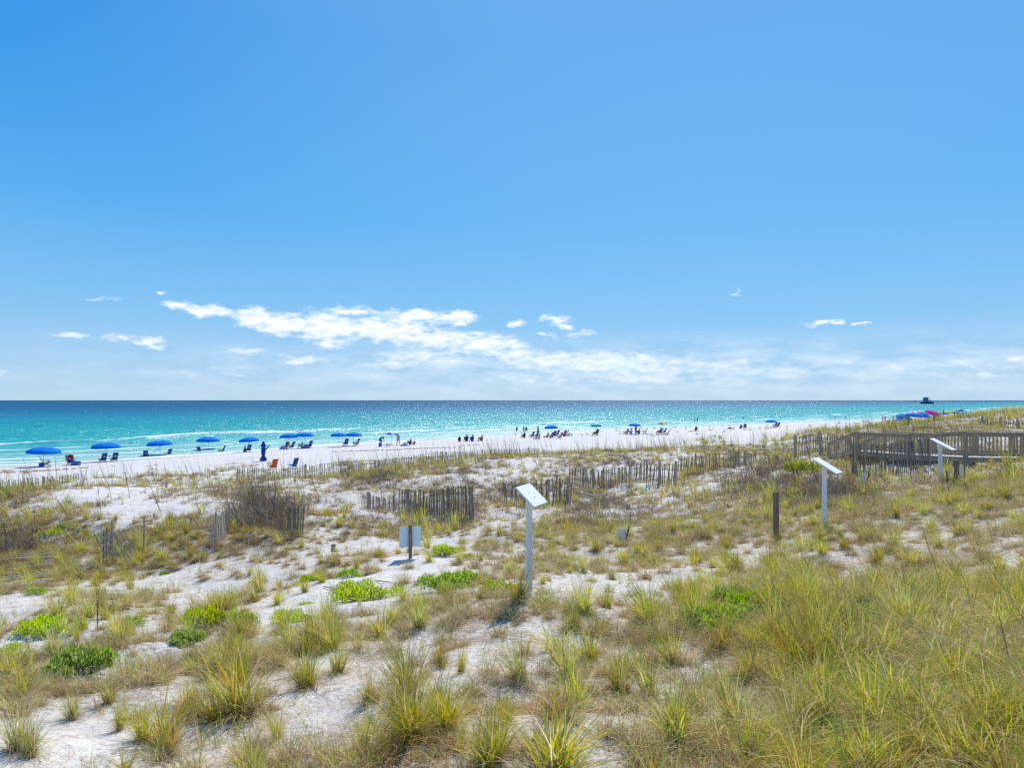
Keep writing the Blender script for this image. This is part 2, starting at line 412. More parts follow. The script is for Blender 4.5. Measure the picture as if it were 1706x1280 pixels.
    col = n.mix(n.m('MAXIMUM', n.m('MULTIPLY', fmask, .95), lace), col, (.86, .89, .89))
    fr = n.m('MAXIMUM', fmask, lace)
    # a wave-broken surface mirrors far less at grazing angles than a flat one: the reflected share is capped
    fre = n.add('ShaderNodeFresnel', {'IOR': 1.33, 'Normal': bump.outputs[0]}).outputs[0]
    fac = n.m('MULTIPLY', n.m('MINIMUM', fre, .15), n.mr(fr, 0, 1, 1, 0))
    d = n.add('ShaderNodeBsdfDiffuse', {'Color': col, 'Normal': bump.outputs[0]}); g = n.add('ShaderNodeBsdfGlossy', {'Roughness': .24, 'Normal': bump.outputs[0]})
    n.l.new(n.add('ShaderNodeMixShader', {0: fac, 1: d.outputs[0], 2: g.outputs[0]}).outputs[0], out.inputs[0]); return m
def build_sea():
    qs = spaced(83.5, [(140, .55, .9), (260, 1., 2.5), (700, 3, 20), (70000, 40, 9000)])
    sp_ = spaced(0, [(420, 1.9, 3.2), (900, 5, 30), (70000, 60, 12000)]); sn = spaced(0, [(120, 1.9, 2.), (900, 4, 60), (70000, 90, 12000)])
    ss = np.concatenate([-sn[:0:-1], sp_])
    Sg, Q = np.meshgrid(ss, qs)
    amp = sstep(87, 105, Q)*(1-sstep(300, 700, Q))*.22
    wob = 14*vnoise(Sg/60, Q*0+3, 3)+8*vnoise(Sg/25, Q/80, 8)
    ph = (Q+wob)/8.5*2*np.pi
    z = amp*((.5+.5*np.sin(ph))**2.2-.35)*(1+1.3*vnoise(Sg/30, Q/16, 5))
    # two standing crests of breakers
    for c0, w_, a_ in ((131, 1.5, .5), (117, 1.3, .35), (101, 1.1, .22)):
        mm = np.clip(vnoise(Sg/34, Q*0+c0, int(c0))*3+.3, 0, 1)
        z = z+a_*mm*np.exp(-((Q+wob*.5-c0)/w_)**2)
    z = z+.03*fbm(Sg/3, Q/2, 2, 9)*sstep(88, 100, Q)*(1-sstep(200, 300, Q))
    z = np.where(Q < 88, .03, z+.0)
    Qr = Q+(shoreline(Sg)-86.6)*(1-sstep(100, 900, Q))
    X = Qr*N[0]+Sg*S[0]; Y = Qr*N[1]+Sg*S[1]
    me = mesh_from('sea', np.stack([X, Y, z], -1).reshape(-1, 3), grid_faces(len(ss), len(qs))[:, ::-1], sea_mat(), True, attrs={'shore': Q.ravel()})
    me.flip_normals() if me.polygons[0].normal.z < 0 else None
    tag(link(bpy.data.objects.new('sea', me)), 'turquoise sea with foam lines and a dark blue far band', kind='structure')
build_sea()

# leafy shrubs read off the photograph
SHD = [ # column, row, half width, half depth in metres, height factor, variant, label
 (137,1122,.42,.34,.75,0,'dense bright green shrub cushion alone low at the left'),
 (222,1040,.22,.16,.6,2,'small round green shrub on pale sand above the bright left cushion'),
 (345,1046,.42,.26,.85,1,'broad green shrub left half of the long pair in the left foreground'),
 (400,1044,.40,.25,.7,3,'broad green shrub right half of the long pair in the left foreground'),
 (312,1074,.27,.2,.8,0,'green shrub tucked below the long pair in the left foreground'),
 (78,1058,.50,.30,.6,1,'open straggling green shrub near the left edge'),
 (86,1088,.26,.15,.4,3,'low thin green shrub just above the bright left cushion'),
 (18,1092,.30,.22,.5,1,'green shrub cut by the left edge'),
 (495,976,.20,.14,.45,3,'small green shrub on bare sand left of the round one'),
 (515,968,.24,.17,.6,0,'green shrub with a blue shadow on bare sand below the short stump'),
 (583,962,.28,.2,.65,2,'compact round green shrub above the widest one'),
 (603,1000,.62,.48,.55,1,'widest shrub patch, green and brown, in the centre left'),
 (508,1008,.18,.12,.4,3,'tiny flat green shrub alone left of the widest patch'),
 (664,984,.11,.09,.5,2,'tiny green shrub right of the widest patch'),
 (490,1034,.42,.25,.4,1,'low sprawling green shrub at the edge of the grass below the tiny flat one'),
 (740,926,.34,.25,.95,1,'tall yellow green shrub on the sand right of the notice board'),
 (775,932,.28,.2,.6,3,'yellow shrub joined to the right side of the tall one by the notice board'),
 (718,928,.10,.08,.5,2,'tiny green shrub between notice board and tall yellow green shrub'),
 (752,984,.56,.40,.6,0,'broad green shrub patch left of the nearest sign post'),
 (832,986,.34,.26,.6,1,'green shrub just left of the nearest sign post'),
 (1142,886,.17,.12,.6,0,'tiny bright green shrub alone in the middle hollow'),
 (1336,790,.85,.5,.9,1,'leafy yellow green bush amid the brown scrub left of the tall picket fence'),
 (82,894,.5,.4,.6,3,'leafy green patch on the brown left hill'),
 (112,880,.35,.3,.6,2,'upper leafy green patch on the brown left hill'),
 (62,990,.24,.2,.6,2,'small green shrub right of the collapsed fence'),
 (205,952,.2,.16,.5,3,'green sprig patch at the foot of the steeply leaning slats'),
 (275,956,.16,.13,.5,0,'tiny bright green shrub between the two leaning fence pieces'),
 (316,920,.24,.16,.4,3,'flat green patch left of the fence scrap'),
 (268,972,.13,.1,.4,3,'tiniest green sprig below the leaning fence pieces'),
 (160,895,.2,.16,.5,2,'bright green sprig on the hill above the leaning fence pieces'),
 (1195,1052,.55,.45,.6,0,'bright green leafy patch at the left end of the right foreground thicket'),
 (1262,1030,.55,.45,.65,0,'bright green leafy patch in the middle of the right foreground thicket'),
 (1215,1010,.45,.35,.6,2,'upper bright green leafy patch of the right foreground thicket'),
 (1430,1040,.38,.34,.6,2,'bright green leafy patch deep in the tall grass at the right'),
 (1500,1020,.36,.3,.6,0,'bright green leafy patch below the long stalks at the right'),
 (1395,1085,.30,.26,.6,0,'bright green leafy patch above the fallen pale stem'),
 (1110,1072,.22,.18,.4,3,'sparse green sprigs at the edge of the right foreground thicket'),
 (1530,1072,.26,.22,.5,2,'small leafy patch amid the grass right of the fallen stem'),
 (1290,1068,.34,.3,.5,3,'lower bright green leafy patch of the right foreground thicket'),
]

# ------------------------------------------------------------------ grass: prototypes scattered by geometry nodes
def leaf_mat(name, transl=.5, rough=.5):
    m, n, out = new_mat(name)
    c = n.add('ShaderNodeAttribute', attribute_name='Col').outputs['Color']
    rnd = n.add('ShaderNodeObjectInfo').outputs['Random']
    P = n.add('ShaderNodeNewGeometry').outputs['Position']
    pn = n.noise(P, .9, 3)
    c = n.add('ShaderNodeHueSaturation', {'Hue': n.m('ADD', .485, n.m('MULTIPLY', rnd, .03)), 'Saturation': n.mr(pn, .3, .7, .8, 1.12),
              'Value': n.m('ADD', .8, n.m('MULTIPLY', rnd, .45)), 'Color': c}).outputs[0]
    d = n.add('ShaderNodeBsdfPrincipled', {'Base Color': c, 'Roughness': rough, 'Specular IOR Level': .35})
    t = n.add('ShaderNodeBsdfTranslucent', {'Color': c})
    n.l.new(n.add('ShaderNodeMixShader', {0: transl, 1: d.outputs[0], 2: t.outputs[0]}).outputs[0], out.inputs[0]); return m
M_LEAF = leaf_mat('grass_blade')
M_DRY = leaf_mat('dry_stem', .25, .8)
GREENS = np.array([(.46, .52, .012), (.60, .58, .02), (.27, .43, .015), (.72, .62, .035), (.70, .36, .025)])
STRAWS = np.array([(.76, .57, .27), (.66, .46, .20), (.84, .68, .40), (.54, .36, .16), (.70, .38, .10)])
BROWNS = np.array([(.25, .18, .12), (.34, .25, .17), (.18, .13, .09), (.42, .33, .24), (.30, .19, .11)])
def blades(rng, n, L, w, spread, lean, curl, segs, pal, pw, tip=None, wind=0., z0=-.03, fan=None, wob=0.):
    """n tapering curved blades as ribbons: verts, quads, colours"""
    L_ = rng.uniform(L[0], L[1], n); w_ = rng.uniform(w[0], w[1], n)
    ph = rng.uniform(0, 2*np.pi, n) if fan is None else rng.normal(fan[0], fan[1], n)
    r0 = spread*np.sqrt(rng.uniform(0, 1, n)); a0 = rng.uniform(0, 2*np.pi, n)
    px = r0*np.cos(a0); py = r0*np.sin(a0); pz = np.full(n, z0)
    th = rng.uniform(lean[0], lean[1], n); cu = rng.uniform(curl[0], curl[1], n)
    side = ph+np.pi/2+rng.normal(0, .5, n)
    ci = rng.choice(len(pal), n, p=pw) if pw is not None else rng.integers(0, len(pal), n)
    base = pal[ci]*rng.uniform(.75, 1.2, (n, 1))
    V = np.empty((n, segs+1, 2, 3)); C = np.empty((n, segs+1, 2, 3))
    for k in range(segs+1):
        t = k/segs
        ww = w_*(1-t**1.8*.93)*(.75+.5*min(1, t*4))
        V[:, k, 0] = np.stack([px-np.cos(side)*ww/2, py-np.sin(side)*ww/2, pz], -1)
        V[:, k, 1] = np.stack([px+np.cos(side)*ww/2, py+np.sin(side)*ww/2, pz], -1)
        cc = base*(1-t*.0)
        if tip is not None: cc = base*(1-t**2*.55)+np.array(tip)*t**2*.55
        cb = np.array((.30, .17, .06)); f = max(0, 1-t*4)*.45
        cc = cc*(1-f)+cb*f
        C[:, k, 0] = cc; C[:, k, 1] = cc
        a = th+cu*t; st = L_/segs
        px = px+st*(np.sin(a)*np.cos(ph)+wind*t)+wob*rng.normal(0, 1, n)*st; py = py+st*np.sin(a)*np.sin(ph)+wob*rng.normal(0, 1, n)*st
        pz = np.maximum(pz+st*np.cos(a), .004+.01*t)
    i = (np.arange(n)[:, None]*(segs+1)+np.arange(segs)[None])*2
    F = np.stack([i, i+1, i+3, i+2], -1).reshape(-1, 4)
    return V.reshape(-1, 3), F, C.reshape(-1, 3)
def merge(parts):
    vs, fs, cs, o = [], [], [], 0
    for v, f, c in parts: vs.append(v); fs.append(f+o); cs.append(c); o += len(v)
    return np.concatenate(vs), np.concatenate(fs), np.concatenate(cs)
def leaf_cards(rng, pts, nrm, size, pal, curl=.25):
    """obovate leaves: 6-vertex folded leaf at each point, growing along nrm"""
    n = len(pts); V = np.empty((n, 6, 3)); s = rng.uniform(size[0], size[1], n)[:, None]
    up = nrm/np.linalg.norm(nrm, axis=1, keepdims=True)
    rnd = rng.normal(0, 1, (n, 3)); sd = np.cross(up, rnd); sd /= np.linalg.norm(sd, axis=1, keepdims=True)+1e-9
    nn = np.cross(up, sd)
    V[:, 0] = pts; V[:, 1] = pts+up*s*.55+sd*s*.22+nn*s*.1; V[:, 2] = pts+up*s*.95+sd*s*.17+nn*s*.05
    V[:, 3] = pts+up*s*1.05-nn*s*curl*.3; V[:, 4] = pts+up*s*.95-sd*s*.17+nn*s*.05; V[:, 5] = pts+up*s*.55-sd*s*.22+nn*s*.1
    i = np.arange(n)[:, None]*6
    F = np.concatenate([i+np.array([[0, 1, 2, 3]]), i+np.array([[0, 3, 4, 5]])], 0)
    c = pal[rng.integers(0, len(pal), n)]*rng.uniform(.7, 1.25, (n, 1))
    return V.reshape(-1, 3), F, np.repeat(c, 6, axis=0)

PROTO = {}
def proto_collection(name, gens):
    c = bpy.data.collections.new(name)
    for i, (v, f, col, mat) in enumerate(gens):
        me = mesh_from('%s_%02d' % (name, i), v, f, mat, False, col)
        c.objects.link(bpy.data.objects.new('%s_%02d' % (name, i), me))
    return c
def scatter(name, label, coll, pts, rot, scl, idx):
    me = bpy.data.meshes.new(name); me.vertices.add(len(pts)); me.vertices.foreach_set('co', np.asarray(pts, np.float32).ravel())
    a = me.attributes.new('rot', 'FLOAT_VECTOR', 'POINT'); a.data.foreach_set('vector', np.asarray(rot, np.float32).ravel())
    a = me.attributes.new('scl', 'FLOAT_VECTOR', 'POINT'); a.data.foreach_set('vector', np.asarray(scl, np.float32).ravel())
    a = me.attributes.new('idx', 'INT', 'POINT'); a.data.foreach_set('value', np.asarray(idx, np.int32))
    o = link(bpy.data.objects.new(name, me))
    t = bpy.data.node_groups.new(name+'_scatter', 'GeometryNodeTree')
    t.interface.new_socket('Geometry', in_out='INPUT', socket_type='NodeSocketGeometry')
    t.interface.new_socket('Geometry', in_out='OUTPUT', socket_type='NodeSocketGeometry')
    gi = t.nodes.new('NodeGroupInput'); go = t.nodes.new('NodeGroupOutput')
    ip = t.nodes.new('GeometryNodeInstanceOnPoints'); ci = t.nodes.new('GeometryNodeCollectionInfo')
    ci.inputs[0].default_value = coll; ci.inputs['Separate Children'].default_value = True; ci.inputs['Reset Children'].default_value = True
    def na(nm, ty):
        k = t.nodes.new('GeometryNodeInputNamedAttribute'); k.data_type = ty; k.inputs['Name'].default_value = nm; return k.outputs['Attribute']
    L = t.links.new
    e2r = t.nodes.new('FunctionNodeEulerToRotation'); L(na('rot', 'FLOAT_VECTOR'), e2r.inputs[0])
    L(gi.outputs[0], ip.inputs['Points']); L(ci.outputs[0], ip.inputs['Instance']); ip.inputs['Pick Instance'].default_value = True
    L(na('idx', 'INT'), ip.inputs['Instance Index']); L(e2r.outputs[0], ip.inputs['Rotation']); L(na('scl', 'FLOAT_VECTOR'), ip.inputs['Scale'])
    L(ip.outputs[0], go.inputs[0])
    md = o.modifiers.new('scatter', 'NODES'); md.node_group = t
    return tag(o, label, kind='stuff')

def build_protos():
    rg = np.random.default_rng(11)
    GP = np.array([.3, .25, .2, .15, .1])
    mixp = np.concatenate([GREENS, STRAWS]); mw = np.concatenate([GP*.68, np.full(5, .2)*.32])
    dp = np.concatenate([STRAWS, BROWNS]); dw = np.concatenate([np.full(5, .2)*.6, np.full(5, .2)*.4])
    tipc = (.45, .36, .12)
    def green(n, h, sp): return merge([
        blades(rg, n, (h*.5, h), (.0055, .0105), sp, (.02, .55), (.1, 1.5), 7, mixp, mw, tipc),
        blades(rg, n//2, (h*.35, h*.8), (.004, .008), sp*1.2, (.3, 1.0), (.6, 2.1), 7, mixp, mw, tipc),
        blades(rg, int(n*.8), (h*.25, h*.65), (.0025, .005), sp*1.5, (.4, 1.3), (.4, 1.7), 5, dp, dw)])
    def thatch(n, h, sp): return merge([
        blades(rg, n, (h*.5, h*1.3), (.0032, .0068), sp, (.3, 1.4), (.5, 1.9), 6, dp, dw, wob=.18),
        blades(rg, n//7, (h*.6, h*1.4), (.003, .006), sp*.7, (.05, .6), (.2, 1.2), 5, mixp, mw, tipc)])
    def sprig(n, h): return merge([blades(rg, n, (h*.5, h), (.004, .007), .035, (.0, .35), (.1, .9), 5, mixp, mw, tipc),
        blades(rg, n, (h*.2, h*.6), (.003, .005), .06, (.3, 1.2), (.4, 1.8), 4, dp, dw)])
    def litter(n): return blades(rg, n, (.08, .38), (.0025, .0055), .38, (1.25, 1.6), (-.2, .35), 5, dp, dw, wob=.3, z0=.006)
    def brush(n, h): return merge([blades(rg, n, (h*.3, h), (.003, .006), .28, (.0, 1.2), (-.4, .9), 4, BROWNS, None, wob=.42),
        blades(rg, n//2, (.1, h*.8), (.004, .008), .3, (.2, 1.4), (0, 1.5), 4, BROWNS*.7, None, wob=.4)])
    near = []
    for k in range(4): near.append((*green(95, .62+.07*k, .075), M_LEAF))       # 0-3 big live tufts
    for k in range(4): near.append((*thatch(170, .28+.03*k, .14), M_DRY))        # 4-7 dead tangles
    for k in range(4): near.append((*sprig(9+3*k, .36+.05*k), M_LEAF))          # 8-11 sprigs
    for k in range(3): near.append((*litter(60), M_DRY))                         # 12-14 flat litter
    for k in range(3): near.append((*brush(110, .38), M_DRY))                    # 15-17 dark brush
    sg = np.concatenate([STRAWS, GREENS]); sw_ = np.concatenate([np.full(5, .2)*.42, GP*.58])
    for k in range(4): near.append((*merge([blades(rg, 90, (.45, .95), (.0045, .009), .12, (.1, .8), (1.0, 2.4), 8, sg, sw_), blades(rg, 60, (.25, .6), (.004, .007), .2, (.5, 1.4), (.3, 1.6), 6, STRAWS, None, wob=.12)]), M_LEAF))  # 18-21 arching straw
    PROTO['near'] = proto_collection('near_tuft', near)
    far = []
    def fg(n, h, sp): return merge([blades(rg, n, (h*.5, h), (.012, .02), sp, (.02, .5), (.1, 1.1), 3, mixp, mw, tipc),
                                    blades(rg, n, (h*.25, h*.6), (.01, .018), sp*1.4, (.4, 1.3), (.4, 1.5), 3, dp, dw)])
    def ft(n, h, sp): return merge([blades(rg, n, (h*.4, h*1.2), (.010, .018), sp, (.3, 1.4), (.4, 1.6), 3, dp, dw, wob=.2),
                                    blades(rg, n//6, (h*.6, h*1.4), (.012, .02), sp*.7, (.05, .6), (.2, 1.1), 3, mixp, mw, tipc)])
    for k in range(4): far.append((*fg(26, .62+.08*k, .16), M_LEAF))
    for k in range(4): far.append((*ft(46, .27+.03*k, .24), M_DRY))
    for k in range(4): far.append((*fg(7, .42+.05*k, .06), M_LEAF))
    for k in range(3): far.append((*blades(rg, 24, (.1, .4), (.008, .014), .45, (1.25, 1.6), (-.2, .3), 3, dp, dw, wob=.3, z0=.01), M_DRY))
    for k in range(3): far.append((*blades(rg, 52, (.12, .42), (.010, .018), .34, (0, 1.3), (-.4, .9), 3, BROWNS, None, wob=.4), M_DRY))
    PROTO['far'] = proto_collection('far_tuft', far)
    st = []
    for k in range(6):
        v = blades(rg, 1+k % 2, (.95, 1.35), (.011, .016), .12, (.02, .16), (.05, .35), 6, BROWNS*.6, None, wob=.03)
        hd = []
        for j in range(2):
            hd.append(blades(rg, 7, (.05, .12), (.006, .01), .015, (.4, 1.5), (.4, 1.3), 2, np.array([(.40, .31, .16), (.28, .2, .1)]), None, z0=rg.uniform(.95, 1.1)))
        lf = blades(rg, 4, (.25, .5), (.005, .009), .1, (.1, .6), (.3, 1.2), 4, mixp, mw)
        st.append((*merge([v, lf]), M_DRY))
    PROTO['stalk'] = proto_collection('stalk', st)
build_protos()

SHRUBS = [] # world exclusion is not needed; shrubs stand among the grass
def area_points(rng, dens, ymin, ymax, xlim=1.05):
    """points uniform over the ground between two distances, dens per square metre"""
    w = lambda y: 2*xlim*np.maximum(y*.80, 3)+6
    ys = np.linspace(ymin, ymax, 400); A = np.trapezoid(w(ys), ys) if hasattr(np, 'trapezoid') else np.trapz(w(ys), ys)
    n = int(A*dens); cdf = np.cumsum(w(ys)); cdf /= cdf[-1]
    y = np.interp(rng.uniform(0, 1, n), cdf, ys); x = rng.uniform(-.5, .5, n)*w(y)
    return x, y
SHR_W = [(lambda p: (p.x, p.y, a[2], a[3]))(hit(a[0], a[1])) for a in SHD if a[0] < 1170 or a[0] > 1700 or a[1] < 900]
def clear_posts(x, y):
    """keep the plants off the boardwalk deck"""
    k = np.ones(len(x), bool)
    inside = (y > 25.0) & (y < 36.5) & (x > 16.4)
    d = (y-(29.3-(x-19.5)*.45))
    k &= ~(inside & (d > -.1) & (d < 2.0) & (x > 17.3))
    for (px, py, rx, ry) in SHR_W: k &= ((x-px)/rx)**2+((y-py+.08)/(ry*1.25))**2 > .75
    return k
def build_grass():
    rg = np.random.default_rng(5)
    P, Rr, Sc, Id = [], [], [], []
    def put(x, y, idx, s, flat=.0):
        k = clear_posts(x, y); x = x[k]; y = y[k]; idx = idx[k]; s = s[k]
        z = ground(x, y)
        n = len(x)
        # one prevailing lean from the sea wind
        ax = rg.normal(0, .09, n); ay = rg.normal(-.15, .11, n); az = rg.uniform(0, 6.28, n)
        P.append(np.stack([x, y, z], -1)); Rr.append(np.stack([ax*np.cos(az)+ay*np.sin(az), -ax*np.sin(az)+ay*np.cos(az), az], -1))
        Sc.append(np.stack([s, s, s*rg.uniform(.8, 1.2, n)], -1)); Id.append(idx)
    def flush(name, label, coll):
        pts = np.concatenate(P); print(name, len(pts))
        scatter(name, label, PROTO[coll], pts, np.concatenate(Rr), np.concatenate(Sc), np.concatenate(Id))
        P.clear(); Rr.clear(); Sc.clear(); Id.clear()
    dark = [(430,860,70,45),(470,875,40,40),(620,803,34,12),(765,796,36,12),(850,815,40,16),(20,930,60,40),(1040,775,70,12),(1290,800,90,25),(1000,845,60,30),(700,850,90,10),(560,770,40,10),(1150,890,60,20),(1380,830,60,30)]
    def darkness(x, y, z):
        u = HU+x/y*FPX; v = HV+(EYE-z)/y*FPX; r = 0*x
        for (a, b, c, d) in dark: r = np.maximum(r, np.exp(-((u-a)/c)**2-((v-b)/d)**2))
        return r
    def green_patch(x, y):
        return sstep(-.15, .35, fbm(x/2.6, y/2.6, 3, 70))
    def lush(x, y, z):   # the thick stand in the right foreground
        u = HU+x/y*FPX; v = HV+(EYE-z)/y*FPX
        return sstep(1130, 1330, u+(v-1000)*-.15)*sstep(920, 1010, v)
    # near field, 3 to 24 m
    x, y = area_points(rg, 30, 2.7, 24); z = ground(x, y); c, g = maps(x, y, z); dk = darkness(x, y, z); lu = lush(x, y, z)
    r = rg.uniform(0, 1, len(x)); keep = r < (c**1.35)*.66*np.where(lu > .5, 1.3, 1.)
    x, y, z, c, g, dk, lu = (q_[keep] for q_ in (x, y, z, c, g, dk, lu)); n = len(x)
    pg = np.clip(g*.66*(.35+1.0*green_patch(x, y))+lu*.12, 0, .9); r = rg.uniform(0, 1, n)
    big = r < pg*.42; spr = (~big) & (r < pg); br = (~big) & (~spr) & (rg.uniform(0, 1, n) < dk*.9)
    lit = (~big) & (~spr) & (~br) & (rg.uniform(0, 1, n) < .34)
    idx = np.where(big, rg.integers(0, 4, n), np.where(spr, 8+rg.integers(0, 4, n), np.where(br, 15+rg.integers(0, 3, n), np.where(lit, 12+rg.integers(0, 3, n), 4+rg.integers(0, 4, n)))))
    s = rg.uniform(.5, 1.15, n)*np.where(big, .62+.28*c-.02*lu, .9)
    put(x, y, idx, s)
    # arching straw and green leaves filling the thick stand at the right
    x, y = area_points(rg, 14, 2.7, 20); z = ground(x, y); c, g = maps(x, y, z); lu = lush(x, y, z); r = rg.uniform(0, 1, len(x)); k = r < (lu*.9*sstep(.3, .8, c)+.045*c)
    x, y, lu = x[k], y[k], lu[k]; n = len(x); idx = np.where(rg.uniform(0, 1, n) < .62, 18+rg.integers(0, 4, n), rg.integers(0, 4, n)); put(x, y, idx, rg.uniform(.45, 1., n)*.85)
    # extra low thatch so that the tufts sit in a tangle
    x, y = area_points(rg, 30, 2.7, 22); z = ground(x, y); c, g = maps(x, y, z)
    keep = rg.uniform(0, 1, len(x)) < sstep(.2, .85, c)*.62; x, y = x[keep], y[keep]; n = len(x)
    idx = np.where(rg.uniform(0, 1, n) < .5, 12+rg.integers(0, 3, n), 4+rg.integers(0, 4, n)); put(x, y, idx, rg.uniform(.35, .95, n))
    # sparse litter everywhere on the dune sand
    x, y = area_points(rg, 5.0, 2.7, 24); n = len(x); put(x, y, np.where(rg.uniform(0, 1, n) < .75, 12+rg.integers(0, 3, n), 8+rg.integers(0, 2, n)), rg.uniform(.3, .9, n))
    flush('dune_grass', 'green and straw coloured dune grass tufts over dead thatch in the near dunes', 'near')
    # 22 to 120 m
    x, y = area_points(rg, 10, 21, 66); z = ground(x, y); c, g = maps(x, y, z); dk = darkness(x, y, z)
    keep = rg.uniform(0, 1, len(x)) < c**1.25*.95; x, y, z, c, g, dk = (q_[keep] for q_ in (x, y, z, c, g, dk)); n = len(x)
    pg = np.clip(g*.75*(.4+.9*green_patch(x, y)), 0, .9)*(1-dk*.7); r = rg.uniform(0, 1, n)
    big = r < pg*.45; spr = (~big) & (r < pg); br = (~big) & (~spr) & (rg.uniform(0, 1, n) < .12+dk*.85)
    idx = np.where(big, rg.integers(0, 4, n), np.where(spr, 8+rg.integers(0, 4, n), np.where(br, 15+rg.integers(0, 3, n), 4+rg.integers(0, 4, n))))
    put(x, y, idx, rg.uniform(.55, 1.2, n)*(.7+.4*c)*np.where(br, 1.15+.75*dk*(x/y < -.3), 1))
    x, y = area_points(rg, 1.2, 21, 60); q = x*N[0]+y*N[1]; k = q < 44; x, y = x[k], y[k]; n = len(x); put(x, y, np.where(rg.uniform(0, 1, n) < .8, 12+rg.integers(0, 3, n), 8+rg.integers(0, 2, n)), rg.uniform(.5, 1., n))
    x, y = area_points(rg, 1.9, 66, 190, 1.0); k = (x > 10); x, y = x[k], y[k]; z = ground(x, y); c, g = maps(x, y, z)
    q = x*N[0]+y*N[1]; keep = (rg.uniform(0, 1, len(x)) < sstep(.15, .9, c)*.8) & (q > -6); x, y = x[keep], y[keep]; n = len(x)
    idx = np.where(rg.uniform(0, 1, n) < .6, rg.integers(0, 4, n), 4+rg.integers(0, 4, n)); put(x, y, idx, rg.uniform(.8, 1.5, n))
    flush('distant_dune_grass', 'mixed olive and brown dune grass over the far dunes', 'far')
    # tall thin flower stalks on the ridges
    x, y = area_points(rg, 1.7, 24, 75); q = x*N[0]+y*N[1]
    z = ground(x, y); c, g = maps(x, y, z)
    zb = ground(x+N[0]*9, y+N[1]*9)
    k = (rg.uniform(0, 1, len(x)) < (.10+.9*sstep(.15, 1.1, z-zb))*sstep(.08, .45, c+.15*(q > 30))) & (q < 47)
    x, y = x[k], y[k]; n = len(x); put(x, y, rg.integers(0, 6, n), rg.uniform(.7, 1.6, n))
    x, y = area_points(rg, .42, 4, 24); z = ground(x, y); c, g = maps(x, y, z); lu = lush(x, y, z)
    k = rg.uniform(0, 1, len(x)) < c*(.10+.9*lu); x, y = x[k], y[k]; n = len(x); put(x, y, rg.integers(0, 6, n), rg.uniform(.5, .95, n))
    # the long stalks of the right foreground lean to the left with the wind
    x, y = area_points(rg, 2.2, 5.5, 15); z = ground(x, y); lu = lush(x, y, z); u = HU+x/y*FPX; k = (rg.uniform(0, 1, len(x)) < sstep(1200, 1450, u)*.5) & (y < 13)
    x, y = x[k], y[k]; n = len(x); z = ground(x, y); P.append(np.stack([x, y, z], -1)); Rr.append(np.stack([rg.normal(0, .15, n), rg.normal(-.42, .14, n), rg.normal(0, .3, n)], -1))
    s = rg.uniform(.55, 1.05, n); Sc.append(np.stack([s*.6, s*.6, s], -1)); Id.append(rg.integers(0, 6, n))
    flush('grass_stalks', 'thin brown seed stalks standing above the dune grass', 'stalk')
build_grass()

# ------------------------------------------------------------------ the big tufts one could count, each a thing of its own
def hero_mesh(k):
    rg = np.random.default_rng(300+k); GP = np.array([.32, .27, .18, .15, .08])
    mixp = np.concatenate([GREENS, STRAWS]); mw = np.concatenate([GP*.80, np.full(5, .2)*.20]); dp = np.concatenate([STRAWS, BROWNS]); dw = np.concatenate([np.full(5, .2)*.5, np.full(5, .2)*.5])
    g = merge([blades(rg, 130, (.45, 1.), (.006, .011), .11, (.02, .5), (.1, 1.3), 8, mixp, mw, (.5, .4, .14)), blades(rg, 60, (.3, .8), (.005, .009), .15, (.3, 1.0), (.5, 1.9), 8, mixp, mw, (.5, .4, .14))])
    d = merge([blades(rg, 150, (.2, .65), (.004, .008), .2, (.4, 1.4), (.4, 1.8), 7, dp, dw, wob=.12), blades(rg, 60, (.2, .45), (.004, .007), .12, (.0, .7), (.2, 1.), 5, BROWNS, None, wob=.1)])
    return mesh_from('leaves', g[0], g[1], M_LEAF, False, g[2]), mesh_from('dead_leaves', d[0], d[1], M_DRY, False, d[2])
HERO_M = [hero_mesh(k) for k in range(4)]
